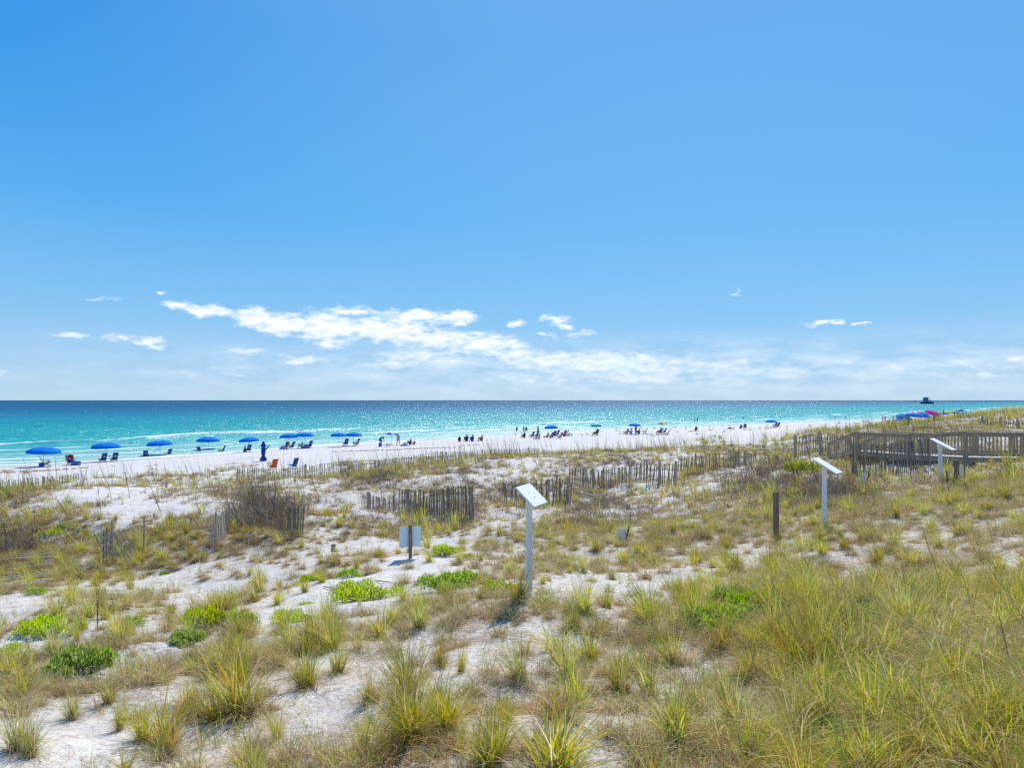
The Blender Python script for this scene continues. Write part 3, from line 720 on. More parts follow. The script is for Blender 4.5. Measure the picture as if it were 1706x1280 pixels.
HERO = [ # column, base row, height in metres, width factor, label
 (862,1006,.62,1.2,'grass tuft standing against the foot of the nearest white sign post'),
 (905,1012,.40,.9,'low grass tuft just right of the nearest white sign post'),
 (398,1190,.80,1.3,'largest grass tuft of the left foreground, tall and leaning left'),
 (510,1146,.62,1.1,'tall grass tuft above a dark hollow, right of the largest left one'),
 (975,1022,.58,1.3,'broad grass tuft on pale sand right of the nearest sign post'),
 (945,1026,.42,.8,'narrow grass tuft left of the broad one right of the sign post'),
 (735,1112,.42,.8,'small upright grass tuft alone on bare sand in the centre foreground'),
 (768,1122,.40,.6,'thin upright grass sprig right of the small tuft on bare sand'),
 (958,1182,.55,1.1,'grass tuft with a dark base in the foreground below the nearest sign post'),
 (1032,1155,.50,1.0,'grass tuft right of the dark based one in the foreground'),
 (925,1290,.60,1.5,'wide grass tuft cut by the bottom edge near the middle'),
 (1125,1218,.50,1.1,'grass tuft beside a dark hollow at the left rim of the right thicket'),
 (655,1040,.50,1.0,'grass tuft at the top edge of the centre grass belt, left one'),
 (700,1046,.58,1.1,'grass tuft at the top edge of the centre grass belt, right one'),
 (30,1250,.50,1.0,'grass tuft in the lower left corner'),
 (48,1262,.42,.8,'smaller grass tuft beside the one in the lower left corner'),
 (122,1200,.40,.9,'grass tuft with arching dead leaves at the left foreground'),
 (200,1218,.44,.5,'thin green grass sprig on the pale ridge at the left foreground'),
 (615,1172,.40,.8,'small grass tuft alone on sand right of the tall one above a hollow'),
 (562,1120,.50,1.0,'grass tuft in the centre left foreground grass belt'),
 (745,1215,.46,1.2,'spreading grass tuft with brown skirt in the centre foreground'),
 (825,1262,.46,1.1,'grass tuft near the bottom edge left of the wide one'),
 (280,1262,.42,.9,'grass tuft near the bottom edge in the left foreground'),
 (1180,900,.42,.9,'grass tuft beside the brown square stake'),
 (1376,884,.42,1.0,'dark green grass clump at the foot of the middle white sign post'),
]
for i, (u, v, h, w, lab) in enumerate(HERO):
    p = hit(u, v); o = bpy.data.objects.new('grass_tuft', None); link(o); o.location = p-Vector((0, 0, .02)); o.rotation_euler = (random.gauss(0, .05), random.gauss(-.04, .05), random.uniform(0, 6.28)); o.scale = (h*w, h*w, h*1.15)
    tag(o, lab, 'grass', 'large tufts of dune grass')
    for nm, me in zip(('leaves', 'dead_leaves'), HERO_M[i % 4]): c = link(bpy.data.objects.new(nm, me)); c.parent = o

# ------------------------------------------------------------------ mesh building helpers
class MB:
    def __init__(s): s.v = []; s.f = []
    def add(s, vs, fs):
        o = len(s.v); s.v += [tuple(p) for p in vs]; s.f += [tuple(i+o for i in f) for f in fs]; return s
    def box(s, c, size, rot=None, taper=1.0):
        """box with softened edges: size (x, y, z), centre c, rot a Matrix"""
        hx, hy, hz = (k/2 for k in size); b = min(hx, hy, hz)*.16
        vs = []; fs = []
        for sz in (-1, 1):
            for (dz, ins) in (((hz), b), ((hz-b), 0)) if sz < 0 else (((hz-b), 0), ((hz), b)):
                t = taper if sz > 0 else 1
                for (x, y) in ((-1, -1), (1, -1), (1, 1), (-1, 1)): vs.append(Vector((x*(hx-ins)*t, y*(hy-ins)*t, sz*dz)))
        for k in range(3):
            for i in range(4): j = (i+1) % 4; fs.append((k*4+i, k*4+j, k*4+4+j, k*4+4+i))
        fs.append((3, 2, 1, 0)); fs.append((12, 13, 14, 15))
        M = rot.to_3x3() if rot is not None else Matrix.Identity(3)
        return s.add([M@p+Vector(c) for p in vs], fs)
    def beam(s, a, b, w, h, up=(0, 0, 1)):
        """rectangular bar from a to b, w across, h along up"""
        a = Vector(a); b = Vector(b); d = (b-a); L = d.length; d.normalize(); up = Vector(up)
        if abs(d.dot(up)) > .98: up = Vector((0, 1, 0))
        sd = d.cross(up).normalized(); u = sd.cross(d).normalized()
        M = Matrix((sd, u, d)).transposed()
        return s.box((a+b)/2, (w, h, L), M)
    def tube(s, pts, rad, k=8, cap=True):
        pts = [Vector(p) for p in pts]; n = len(pts); rs = rad if isinstance(rad, (list, tuple)) else [rad]*n
        vs = []; fs = []; ref = Vector((.13, .27, .95))
        for i, p in enumerate(pts):
            d = (pts[min(i+1, n-1)]-pts[max(i-1, 0)]).normalized()
            r_ = ref if abs(d.dot(ref)) < .95 else Vector((1, 0, 0))
            a = d.cross(r_).normalized(); b = d.cross(a)
            for j in range(k): t = 2*math.pi*j/k; vs.append(p+(a*math.cos(t)+b*math.sin(t))*rs[i])
        for i in range(n-1):
            for j in range(k): j2 = (j+1) % k; fs.append((i*k+j, i*k+j2, i*k+k+j2, i*k+k+j))
        if cap: fs.append(tuple(range(k-1, -1, -1))); fs.append(tuple((n-1)*k+j for j in range(k)))
        return s.add(vs, fs)
    def ball(s, c, r, seg=10, ring=7, rot=None):
        r = r if isinstance(r, (tuple, list)) else (r, r, r); c = Vector(c); vs = [Vector((0, 0, -r[2]))]; fs = []
        for i in range(1, ring):
            t = math.pi*i/ring-math.pi/2
            for j in range(seg): p = 2*math.pi*j/seg; vs.append(Vector((r[0]*math.cos(t)*math.cos(p), r[1]*math.cos(t)*math.sin(p), r[2]*math.sin(t))))
        vs.append(Vector((0, 0, r[2]))); top = len(vs)-1
        for j in range(seg): fs.append((0, 1+(j+1) % seg, 1+j)); fs.append((top, top-seg+j, top-seg+(j+1) % seg))
        for i in range(ring-2):
            for j in range(seg): a = 1+i*seg; j2 = (j+1) % seg; fs.append((a+j, a+j2, a+seg+j2, a+seg+j))
        if rot is not None: vs = [rot@p for p in vs]
        return s.add([p+c for p in vs], fs)
    def sheet(s, rows, th=.01):
        """a thick sheet through a grid of points"""
        R_ = len(rows); C_ = len(rows[0]); P = [[Vector(p) for p in r] for r in rows]; top = []; bot = []
        for i in range(R_):
            for j in range(C_):
                a = P[min(i+1, R_-1)][j]-P[max(i-1, 0)][j]; b = P[i][min(j+1, C_-1)]-P[i][max(j-1, 0)][j*0] if False else P[i][min(j+1, C_-1)]-P[i][max(j-1, 0)]
                n_ = a.cross(b); n_ = n_.normalized() if n_.length > 1e-9 else Vector((0, 0, 1))
                top.append(P[i][j]+n_*th/2); bot.append(P[i][j]-n_*th/2)
        o = R_*C_; fs = []
        for i in range(R_-1):
            for j in range(C_-1):
                q = (i*C_+j, i*C_+j+1, (i+1)*C_+j+1, (i+1)*C_+j); fs.append(q[::-1]); fs.append(tuple(k+o for k in q))
        for i in range(R_-1):
            for j in (0, C_-1):
                a, b = i*C_+j, (i+1)*C_+j; fs.append((a, b, b+o, a+o) if j == 0 else (b, a, a+o, b+o))
        for j in range(C_-1):
            for i in (0, R_-1):
                a, b = i*C_+j, i*C_+j+1; fs.append((b, a, a+o, b+o) if i == 0 else (a, b, b+o, a+o))
        return s.add(top+bot, fs)
    def mesh(s, name, mat, smooth=False):
        me = bpy.data.meshes.new(name); me.from_pydata([tuple(v) for v in s.v], [], s.f); me.update()
        bm = bmesh.new(); bm.from_mesh(me); bmesh.ops.recalc_face_normals(bm, faces=bm.faces); bm.to_mesh(me); bm.free()
        if smooth: me.polygons.foreach_set('use_smooth', [True]*len(me.polygons))
        me.materials.append(mat); return me
    def build(s, name, mat, parent=None, smooth=False):
        o = link(bpy.data.objects.new(name, s.mesh(name, mat, smooth)))
        if parent: o.parent = parent
        return o
def thing(name, loc, label=None, cat=None, rz=0., group=None, scale=1.0, tilt=None):
    o = link(bpy.data.objects.new(name, None)); o.empty_display_size = .2
    o.location = loc; o.rotation_euler = (tilt[0] if tilt else 0, tilt[1] if tilt else 0, rz); o.scale = (scale,)*3
    return tag(o, label, cat, group)
def kids(o): return [c for c in KIDS.get(o.name, [])]
KIDS = {}
def copy_thing(o, loc, rz, label=None, scale=None, tilt=None, mats=None):
    """a copy of a thing with copies of its parts and sub-parts; mats: {part name: material}"""
    def cp(a, par):
        c = a.copy(); COL.objects.link(c)
        if par: c.parent = par
        if mats:
            m = mats.get(a.name.split('.')[0])
            if m and c.type == 'MESH': c.material_slots[0].link = 'OBJECT'; c.material_slots[0].material = m
        for ch in a.children: cp(ch, c)
        return c
    r = cp(o, None); r.location = loc; r.rotation_euler = (tilt[0] if tilt else 0, tilt[1] if tilt else 0, rz)
    if scale: r.scale = (scale,)*3
    if label: r['label'] = label
    return r

# materials
M_WOODG = surf_mat('weathered_grey_wood', (.56, .41, .28), .85, .25, 6, .004, .2, (6, 6, .8), (.31, .22, .15))
M_SLAT = surf_mat('fence_slat_wood', (.34, .265, .20), .9, .3, 5, .003, .15, (5, 5, .7), (.12, .10, .08))
M_SLATB = surf_mat('yellowish_fence_slat_wood', (.34, .33, .21), .9, .25, 5, .003, .15, (5, 5, .7), (.20, .19, .11))  # weathered yellowish green wood of the fences along the beach
M_SLATP = surf_mat('pale_fence_slat_wood', (.50, .47, .43), .9, .25, 5, .003, .15, (5, 5, .7), (.32, .29, .26))
M_WIRE = surf_mat('fence_wire', (.12, .11, .10), .5, .2, 30, 0, .5)
M_DECK = surf_mat('deck_board', (.46, .43, .39), .85, .25, 3, .004, .2, (1, 1, 1), (.30, .27, .24))
M_POSTB = surf_mat('brown_timber', (.30, .22, .155), .85, .3, 5, .004, .2, (6, 6, .8), (.10, .075, .055))
M_WPAINT = surf_mat('white_painted_timber', (.90, .87, .79), .55, .05, 6, .001, .3, (4, 4, .8), (.80, .78, .70), speck=.06)
M_WPANEL = surf_mat('white_panel_face', (.90, .89, .87), .5, .03, 20, .001, .35, (1, 14, 1), (.84, .83, .81), speck=.05)
M_RUST = surf_mat('rusty_bolt', (.42, .24, .08), .7, .2, 40, 0, .3)
M_METAL = surf_mat('sign_back_metal', (.78, .82, .84), .5, .05, 4, 0, .4, None, (.72, .77, .80), speck=.05)
M_BLUE = surf_mat('blue_canvas', (.006, .36, .92), .8, .05, 3, 0, .15, None, (.005, .31, .86), transl=.5)
M_NAVY = surf_mat('navy_canvas', (.012, .055, .30), .85, .12, 6, 0, .15, None, (.010, .04, .22))
M_BLUEC = surf_mat('chair_blue_canvas', (.010, .075, .42), .85, .12, 6, 0, .15, None, (.008, .055, .32), transl=.1)
M_TEAL = surf_mat('teal_canvas', (.015, .36, .44), .8, .1, 3, 0, .15, None, (.012, .28, .36), transl=.3)
M_TURQ = surf_mat('turquoise_canvas', (.03, .50, .62), .8, .1, 3, 0, .15, None, (.02, .40, .55), transl=.35)
M_PALEB = surf_mat('pale_blue_cloth', (.35, .60, .80), .8, .1, 5, 0, .15)
M_YEL = surf_mat('yellow_canvas', (.75, .72, .06), .8, .1, 3, 0, .15, None, (.62, .60, .03), transl=.35)
M_PINK = surf_mat('pink_canvas', (.80, .05, .42), .8, .1, 3, 0, .15, None, (.70, .03, .34), transl=.35)
M_ORANGE = surf_mat('orange_canvas', (.80, .14, .02), .8, .1, 4, 0, .15, None, (.7, .10, .015), transl=.2)
M_RED = surf_mat('red_cloth', (.55, .03, .02), .8, .12, 5, 0, .15)
M_CORAL = surf_mat('coral_cloth', (.70, .16, .12), .8, .2, 9, 0, .15)
M_WHITE = surf_mat('white_cloth', (.78, .78, .78), .8, .05, 5, 0, .15)
M_PINKC = surf_mat('lilac_pink_cloth', (.62, .38, .58), .8, .1, 5, 0, .15)
M_LIL = surf_mat('lilac_cloth', (.40, .40, .72), .8, .1, 5, 0, .15)
M_MAG = surf_mat('magenta_towel', (.55, .14, .45), .8, .1, 5, 0, .15)
M_GREEN = surf_mat('sea_green_towel', (.06, .45, .36), .8, .1, 5, 0, .15)
M_BLACK = surf_mat('black_cloth', (.02, .02, .025), .8, .1, 5, 0, .15)
M_DKBL = surf_mat('dark_blue_cloth', (.03, .05, .13), .8, .1, 5, 0, .15)
M_OAK = surf_mat('varnished_chair_wood', (.55, .36, .17), .55, .15, 8, 0, .35, (3, 3, 3))
M_POLE = surf_mat('pale_pole', (.55, .53, .50), .4, .05, 8, 0, .5)
M_COOL = surf_mat('blue_plastic_box', (.010, .13, .45), .4, .05, 5, 0, .5)
M_SKIN = [surf_mat('skin_light', (.52, .30, .20), .6, .06, 8, 0, .35), surf_mat('skin_tan', (.36, .19, .11), .6, .06, 8, 0, .35), surf_mat('skin_brown', (.20, .10, .06), .6, .06, 8, 0, .35)]
M_HAIR = [surf_mat('dark_hair', (.03, .02, .015), .6, .2, 30, 0, .4), surf_mat('brown_hair', (.12, .065, .03), .6, .2, 30, 0, .4), surf_mat('blond_hair', (.42, .30, .14), .6, .2, 30, 0, .4)]
M_EYE = surf_mat('eye_dark', (.03, .025, .02), .3, .05, 5, 0, .5)
M_KELP = surf_mat('dried_seaweed', (.46, .21, .07), .9, .3, 12, 0, .15, None, (.28, .12, .05))
M_TWIG = surf_mat('grey_driftwood', (.27, .235, .20), .9, .3, 12, 0, .15)
M_HULL = surf_mat('dark_blue_hull', (.02, .06, .14), .5, .1, 1, 0, .4)
M_CABIN = surf_mat('boat_cabin_blue', (.10, .22, .34), .5, .1, 1, 0, .4)
M_BWHITE = surf_mat('boat_white', (.70, .72, .74), .4, .05, 1, 0, .5)

# ------------------------------------------------------------------ sand fences
def fence(label, pts, exposed, pitch=.095, mat=None, posts=(), lean=0., leanvar=.04, seed=1, post_h=.05, post_w=.10, group='wooden sand fences across the dunes', sw=1.):
    """pts: (column, distance) along the fence line; exposed: height above the sand (number or list); posts: fractions of the run"""
    rg = random.Random(seed); P = [atY(u, Y) for u, Y in pts]
    ex = exposed if isinstance(exposed, (list, tuple)) else [exposed]*len(P)
    seg = [0]
    for a, b in zip(P, P[1:]): seg.append(seg[-1]+(b.xy-a.xy).length)
    L = seg[-1]
    def at(d):
        d = max(0, min(L, d))
        for i in range(len(P)-1):
            if d <= seg[i+1]+1e-9:
                t = (d-seg[i])/max(1e-6, seg[i+1]-seg[i]); a = P[i].lerp(P[i+1], t); h = ex[i]*(1-t)+ex[i+1]*t
                dr = (P[i+1]-P[i]); dr.z = 0; dr.normalize(); return a.x, a.y, h, dr
    root = thing('sand_fence', P[0], label, 'fence', 0, group)
    o0 = P[0]; mb = MB(); n = int(L/pitch)
    sway = rg.uniform(0, 6); tops = {.8: [], .45: [], .15: []}
    for k in range(n+1):
        x, y, h, dr = at(k*pitch); z = g1(x, y)
        nrm = Vector((-dr.y, dr.x, 0))
        off = .05*math.sin(k*pitch*2.1+sway)
        ln = lean+rg.gauss(0, leanvar)+.05*math.sin(k*pitch*1.3+sway); out = rg.gauss(0, .035)+.05*math.sin(k*pitch*.9+sway*2)
        if rg.random() < .03: continue
        base = Vector((x, y, z-.12))+nrm*off; hh = (h+rg.gauss(0, .025)+.03*math.sin(k*pitch*1.1+sway))
        if rg.random() < .05: hh *= rg.uniform(.55, .9)
        d = (Vector((0, 0, 1))+dr*math.tan(ln)+nrm*out).normalized(); top = base+d*(hh+.12)
        mb.beam(base-o0, top-o0, rg.uniform(.042, .054)*sw, .012, nrm)
        for f in tops: tops[f].append(base+d*(.12+hh*f)+nrm*.012-o0)
    mb.build('slat_panel', mat or M_SLAT, root)
    for f, l in tops.items():
        if len(l) > 1: w = MB(); w.tube(l, .0035, 4); w.build('wire', M_WIRE, root)
    for f in posts:
        x, y, h, dr = at(f*L); z = g1(x, y); nrm = Vector((-dr.y, dr.x, 0)); h = h+post_h
        b = Vector((x, y, z-.2))-nrm*.08; m = MB()
        tp = b+Vector((rg.gauss(0, .03), rg.gauss(0, .03), h+.2)); m.tube([b-o0, (b+tp)/2-o0, tp-o0], [post_w*.45, post_w*.43, post_w*.40], 9)
        m.build('post', M_WOODG, root)
    return root
EX = .80
fence('long yellowish grey picket sand fence along the open beach behind the first ridge', [(395,44.5),(530,48),(640,52),(740,56),(800,60),(880,65),(960,70)], [.82,.84,.82,.8,.76,.6,.35], .155, M_SLATB, (.0,.13,.29,.47,.62,.8), 0, .03, 3, .1, .13)
fence('grey picket sand fence half buried by the white sand dome at the left edge', [(-60,41),(60,42),(135,43)], [.98,.92,.55], .15, M_SLATB, (.3,.68), 0, .03, 4, .04, .15)
fence('upright dark picket fence run closest behind the square white notice board', [(657,26),(700,25.2),(745,24.4),(793,23.6)], [.88,.98,1.1,1.24], .092, None, (.28,.97), 0, .03, 5, .0, .13)
fence('short dark weathered picket run left of the gap in the fence behind the notice board', [(614,27.6),(630,27.2),(650,27)], [.7,.62,.6], .10, None, (.05,), .05, .05, 6, .04, .16)
fence('short grey picket fence sunk in the dark brush right of the leaning fence pieces', [(476,20.8),(492,20.4),(508,20.2)], [.72,.85,.95], .10, None, (.9,), .03, .05, 7, .05, .06)
fence('picket fence piece with pale slats leaning steeply between two thin posts at the left', [(186,18.6),(210,19),(236,19.4)], [1.0,.95,.9], .10, M_SLATP, (0.,1.), -.5, .05, 8, .18, .06, sw=.62)
fence('narrow stack of dark upright pickets left of the steeply leaning pale slats', [(174,18.5),(180,18.6),(186,18.7)], .9, .08, None, (), 0, .05, 18, .1, .06, sw=.7)
fence('picket fence scrap with pale leaning slats between two thin posts left of the dark brush', [(353,18.9),(366,19.8),(378,20.6)], [.95,.85,.8], .10, M_SLATP, (0.,1.), -.2, .05, 9, .16, .06, sw=.6)
fence('dark picket fence passing behind the nearest white sign board', [(842,31),(870,31),(895,31.2),(922,31.4),(950,31.8)], [.95,.95,1.15,1.3,1.35], .10, None, (.3,.62,.95), .02, .07, 10, .04, .14)
fence('dark picket fence in the middle distance with fallen pale slats at its foot', [(950,37.5),(1000,38),(1040,38.4),(1076,39)], [1.05,1.0,1.05,1.1], .11, None, (.28,.42,.75,1.), 0, .04, 11, .12, .13)
fence('bluish grey wavy picket fence right of the one with fallen slats', [(1077,36.5),(1100,36.8),(1128,36.5)], [1.05,1.15,1.15], .11, None, (.42,.96), .08, .07, 12, .12, .18)
fence('farthest grey picket fence run reaching right under the ridge crest', [(1130,43.5),(1172,44),(1218,43),(1240,47),(1262,50)], [1.0,1.1,1.15,.9,.7], .13, None, (.1,.34,.5,.66), .03, .05, 13, .22, .15)
fence('picket fence with two stout square posts left of the boardwalk stairs', [(1326,42),(1350,41.2),(1374,40.5),(1400,40.3),(1432,40)], [1.25,1.2,1.2,1.1,.95], .125, None, (.0,.44), 0, .02, 14, .16, .22)
fence('tall picket fence standing in front of the boardwalk railing', [(1419,29),(1425,29),(1480,29.3),(1552,29.6)], [1.42,1.42,1.35,1.25], .092, None, (.02,.14,.5,.97), 0, .03, 15, .05, .07)
fence('low old fence remnant on the far dune at the right edge', [(1630,62),(1670,60),(1720,58)], [.6,.75,.8], .16, None, (.1,.45,.75), 0, .1, 16, .2, .2)
fence('tiny picket fence end above the stairs left of the boardwalk', [(1432,52),(1444,50)], [.7,.8], .14, None, (), 0, .05, 19, .1, .2)
def fallen(label, pts, n, L, mat, seed, ang):
    rg = random.Random(seed); a = atY(*pts[0]); b = atY(*pts[1]); root = thing('fallen_fence', a, label, 'fence', 0, 'wooden sand fences across the dunes')
    mb = MB(); d = (b-a); ends = [[], []]
    for k in range(n):
        p = a.lerp(b, k/(n-1)); an = ang+rg.gauss(0, .05); dr = Vector((math.cos(an), math.sin(an), 0)); q = p+dr*L*rg.uniform(.85, 1.05)
        p = Vector((p.x, p.y, g1(p.x, p.y)+.10)); q = Vector((q.x, q.y, g1(q.x, q.y)+.14+rg.uniform(0, .06)))
        mb.beam(p-a, q-a, .042, .011); ends[0].append(p.lerp(q, .2)-a+Vector((0, 0, .012))); ends[1].append(p.lerp(q, .8)-a+Vector((0, 0, .012)))
    mb.build('slat_panel', mat, root); w = MB()
    for e in ends: w.tube(e, .0035, 4)
    w.build('wire', M_WIRE, root); return root
fallen('collapsed picket fence lying flat in the grass at the left edge', [(-14,14.6),(22,19.5)], 13, 1.15, M_SLATP, 2, R(14))
fallen('pale slats of a fallen fence lying on the sand before the middle dark picket fence', [(962,35.4),(1014,33.6)], 16, 1.1, M_SLATP, 3, R(128))

# ------------------------------------------------------------------ white sign boards
def sign_board(u, Y, top, label, yaw, size, pw, slope):
    b = atY(u, Y); root = thing('sign_board', b, label, 'sign', R(yaw), 'white sloping sign boards on posts')
    zt = EYE-(top-HV)/FPX*Y-b.z; m = MB(); m.box((0, 0, (zt-.3)/2-.02), (pw, pw, zt+.3), Matrix.Rotation(R(38), 3, 'Z')); m.build('post', M_WPAINT, root)
    rot = Matrix.Rotation(R(slope), 3, 'Y'); c = Vector((size[0]*.10, 0, zt+.015))
    m = MB(); m.box(c, (size[0], size[1], .022), rot); p = m.build('panel', M_WPANEL, root)
    nrm = rot@Vector((0, 0, 1))
    for k in (-.04, .05): m = MB(); m.tube([c+rot@Vector((k, -.02+k*.5, .010)), c+rot@Vector((k, -.02+k*.5, .016))], .0085, 8); m.build('bolt', M_RUST, p)
    m = MB(); m.box(c-nrm*.045+Vector((-.0, 0, 0)), (size[0]*.5, .04, .05), rot); m.build('bracket', M_WPAINT, root)
    return root
sign_board(881.5, 9.5, 827, 'nearest and tallest white sign board on a post with two rust spots on its panel', -24, (.37, .50), .075, 43)
sign_board(1373.5, 15.8, 777, 'middle white sign board on a post seen edge on right of the brown stake', -44, (.62, .40), .088, 30)
sign_board(1566.5, 24.5, 741, 'farthest white sign board on a post standing before the boardwalk railing', -50, (.80, .44), .11, 28)

# square notice board seen from behind
def notice():
    b = atY(683.5, 16); root = thing('notice_board', b, 'square pale grey notice board seen from behind on a brown post', 'sign', R(14))
    m = MB(); m.tube([(0, 0, -.2), (.004, 0, .35), (0, 0, .80)], [.047, .045, .042], 10); m.build('post', M_POSTB, root)
    m = MB(); m.box((0, .052, .50), (.50, .008, .47)); m.build('plate', M_METAL, root)
    for z in (.38, .62): m = MB(); m.tube([(0, -.05, z), (0, .06, z)], .009, 8); m.build('bolt', M_RUST, root)
notice()
def stake(u, Y, h, w, label, mat, tilt=(0, 0), name='wooden_stake', cap=None):
    b = atY(u, Y); m = MB(); m.box((0, 0, h/2-.15), (w, w*.9, h+.3), None, .93)
    for k in range(3): m.box((w*.5*(-1)**k, 0, h*(.25+.28*k)), (.006, w*.5, h*.12))
    o = m.build(name, mat); o.location = b; o.rotation_euler = (tilt[0], tilt[1], R(20+u % 30)); tag(o, label, 'post'); return o
stake(1293, 15.9, 1.04, .10, 'brown square timber stake left of the middle white sign board', M_POSTB)
stake(1593.5, 23.6, .84, .13, 'dark square timber stake right of the farthest white sign board', M_POSTB)
stake(1579, 23.8, .50, .05, 'thin leaning dark stake beside the farthest white sign board', M_POSTB, (0, -.25))
stake(555.5, 18, .30, .10, 'short dark stump standing in bare sand left of the notice board', M_POSTB)
stake(1294, 41.5, .40, .17, 'small far grey stake left of the stout fence posts', M_WOODG)
stake(277, 36.5, .42, .13, 'grass ringed grey stake on the ridge crest below the third umbrella', M_WOODG)
stake(318, 22.5, .33, .06, 'thin grey stake between the two leaning fence pieces', M_WOODG)
stake(1513.5, 68, 1.15, .15, 'tall reddish brown post in front of the big blue umbrella', M_POSTB)
stake(1556, 70, .7, .17, 'brown post right of the pink umbrella on the far dune', M_POSTB)
# white corner marker with a dark stake, and the small split one
def marker(u, Y, h, w, label, tilt):
    b = atY(u, Y); root = thing('plastic_marker', b, label, 'marker', R(25), None, 1, tilt)
    m = MB(); rows = [[(-w/2, .0, -.1), (0, -.04, -.1), (w/2, 0, -.1)], [(-w/2, .01, h*.5), (0, -.05, h*.5), (w/2, 0, h*.5)], [(-w*.45, 0, h), (0, -.04, h*1.03), (w*.45, .01, h*.97)]]
    m.sheet(rows, .012); m.build('sleeve', M_WPAINT, root)
    m = MB(); m.tube([(w*.35, -.07, -.15), (w*.55, -.07, h*1.25)], .022, 7); m.build('stake', M_POSTB, root)
marker(1438, 24.6, .46, .26, 'white plastic marker sleeve with a dark stake before the tall picket fence', (0, .12))
marker(1033, 17, .36, .24, 'small leaning white marker in the middle dune hollow', (.1, .14))
marker(1601, 23.4, .68, .14, 'narrow white marker behind the dark square stake at the boardwalk', (0, 0))

# ------------------------------------------------------------------ boardwalk
def boardwalk():
    near = [(17.3, 34.2), (18.35, 31.6), (19.6, 29.5), (21.5, 28.6), (24.0, 27.6), (26.6, 26.6), (30, 25.4)]
    zd = [EYE-2.54, EYE-2.52, EYE-2.47, EYE-2.43, EYE-2.42, EYE-2.42, EYE-2.42]
    zr = [EYE-1.61, EYE-1.60, EYE-1.41, EYE-1.40, EYE-1.38, EYE-1.38, EYE-1.38]
    org = Vector((21.5, 28.6, g1(21.5, 28.6))); root = thing('boardwalk', org, 'weathered wooden boardwalk with railings crossing the dune at the right', 'boardwalk')
    far = []
    for i, p in enumerate(near):
        a = Vector(near[max(i-1, 0)]); b = Vector(near[min(i+1, len(near)-1)]); t = (b-a).normalized(); far.append((p[0]-t.y*1.9*-1*-1, p[1]+t.x*1.9*1))
    far = [(p[0]+(-(Vector(near[min(i+1, 6)])-Vector(near[max(i-1, 0)])).normalized().y)*1.9, p[1]+((Vector(near[min(i+1, 6)])-Vector(near[max(i-1, 0)])).normalized().x)*1.9) for i, p in enumerate(near)]
    V = lambda p, z: Vector((p[0], p[1], z))-org
    def railing(line, zt, zb, rp):
        r = MB(); bl = MB(); rg = random.Random(3)
        for i in range(len(line)-1):
            a, b = V(line[i], zt[i]), V(line[i+1], zt[i+1]); a2, b2 = V(line[i], zb[i]), V(line[i+1], zb[i+1])
            r.beam(a+Vector((0, 0, .02)), b+Vector((0, 0, .02)), .16, .04); r.beam(a-Vector((0, 0, .085)), b-Vector((0, 0, .085)), .045, .13)
            r.beam(a2+Vector((0, 0, .13)), b2+Vector((0, 0, .13)), .045, .09)
            L = (b-a).length; k = int(L/.135)
            for j in range(1, k):
                t = j/k; p0 = a2.lerp(b2, t); p1 = a.lerp(b, t); nn = (b-a).normalized().cross(Vector((0, 0, 1)))*.035
                bl.beam(p0+nn+Vector((0, 0, .05)), p1+nn-Vector((0, 0, .03)), .036, .036)
        rr = r.build('rail', M_WOODG, root); bl.build('baluster_panel', M_WOODG, root)
        for i, p in enumerate(line):
            m = MB(); z0 = g1(p[0], p[1])-.4; m.box(V(p, (z0+zt[i])/2-.02), (.15, .15, zt[i]-z0-.04), Matrix.Rotation(.5, 3, 'Z')); m.build('post', M_WOODG, root)
    railing(near, zr, zd, root); railing(far, zr, zd, root)
    d = MB(); j = MB(); acc = 0
    for i in range(len(near)-1):
        a, b = V(near[i], zd[i]), V(near[i+1], zd[i+1]); c, e = V(far[i], zd[i]), V(far[i+1], zd[i+1]); k = int((b-a).length/.145)
        for q in range(k):
            t0 = (q+.04)/k; t1 = (q+.96)/k; p = [a.lerp(b, t0), a.lerp(b, t1), c.lerp(e, t1), c.lerp(e, t0)]
            u_ = Vector((0, 0, .0)); dn = Vector((0, 0, -.038)); out = (a-c).normalized()*.07
            p[0] = p[0]+out; p[1] = p[1]+out
            d.add([x+u_ for x in p]+[x+dn for x in p], [(0, 1, 2, 3), (7, 6, 5, 4), (0, 4, 5, 1), (1, 5, 6, 2), (2, 6, 7, 3), (3, 7, 4, 0)])
        for s0, s1 in ((a, b), (c, e)): j.beam(s0-Vector((0, 0, .14)), s1-Vector((0, 0, .14)), .05, .19)
    d.build('deck', M_DECK, root); j.build('joist', M_WOODG, root)
    # stairs down to the beach with sloping hand rails
    end_n = (17.9, 38.6); end_f = (end_n[0]+1.9*.99, end_n[1]+.0); zb0 = zd[0]; zb1 = g1(*end_n)+.02
    st = MB(); n_ = 9
    for k in range(n_):
        t = (k+.5)/n_; p = Vector(near[0]).lerp(Vector(end_n), t); f = Vector(far[0]).lerp(Vector(end_f), t); z = zb0*(1-t)+zb1*t
        st.beam(V(p, z), V(f, z), .40, .04)
    st.build('step', M_DECK, root)
    for a, b in ((near[0], end_n), (far[0], end_f)):
        r = MB(); bl = MB(); A = V(a, zr[0]); B = V(b, zb1+.78); A2 = V(a, zb0); B2 = V(b, zb1)
        r.beam(A+Vector((0, 0, .02)), B+Vector((0, 0, .02)), .14, .04); r.beam(A-Vector((0, 0, .09)), B-Vector((0, 0, .09)), .045, .12); r.beam(A2, B2, .05, .22)
        for k in range(1, 15): t = k/15; bl.beam(A2.lerp(B2, t), A.lerp(B, t), .034, .034)
        r.build('handrail', M_WOODG, root); bl.build('baluster_panel', M_WOODG, root)
        m = MB(); m.box(V(b, (g1(*b)-.4+zb1+.86)/2), (.14, .14, zb1+.86-g1(*b)+.4)); m.build('post', M_WOODG, root)
boardwalk()

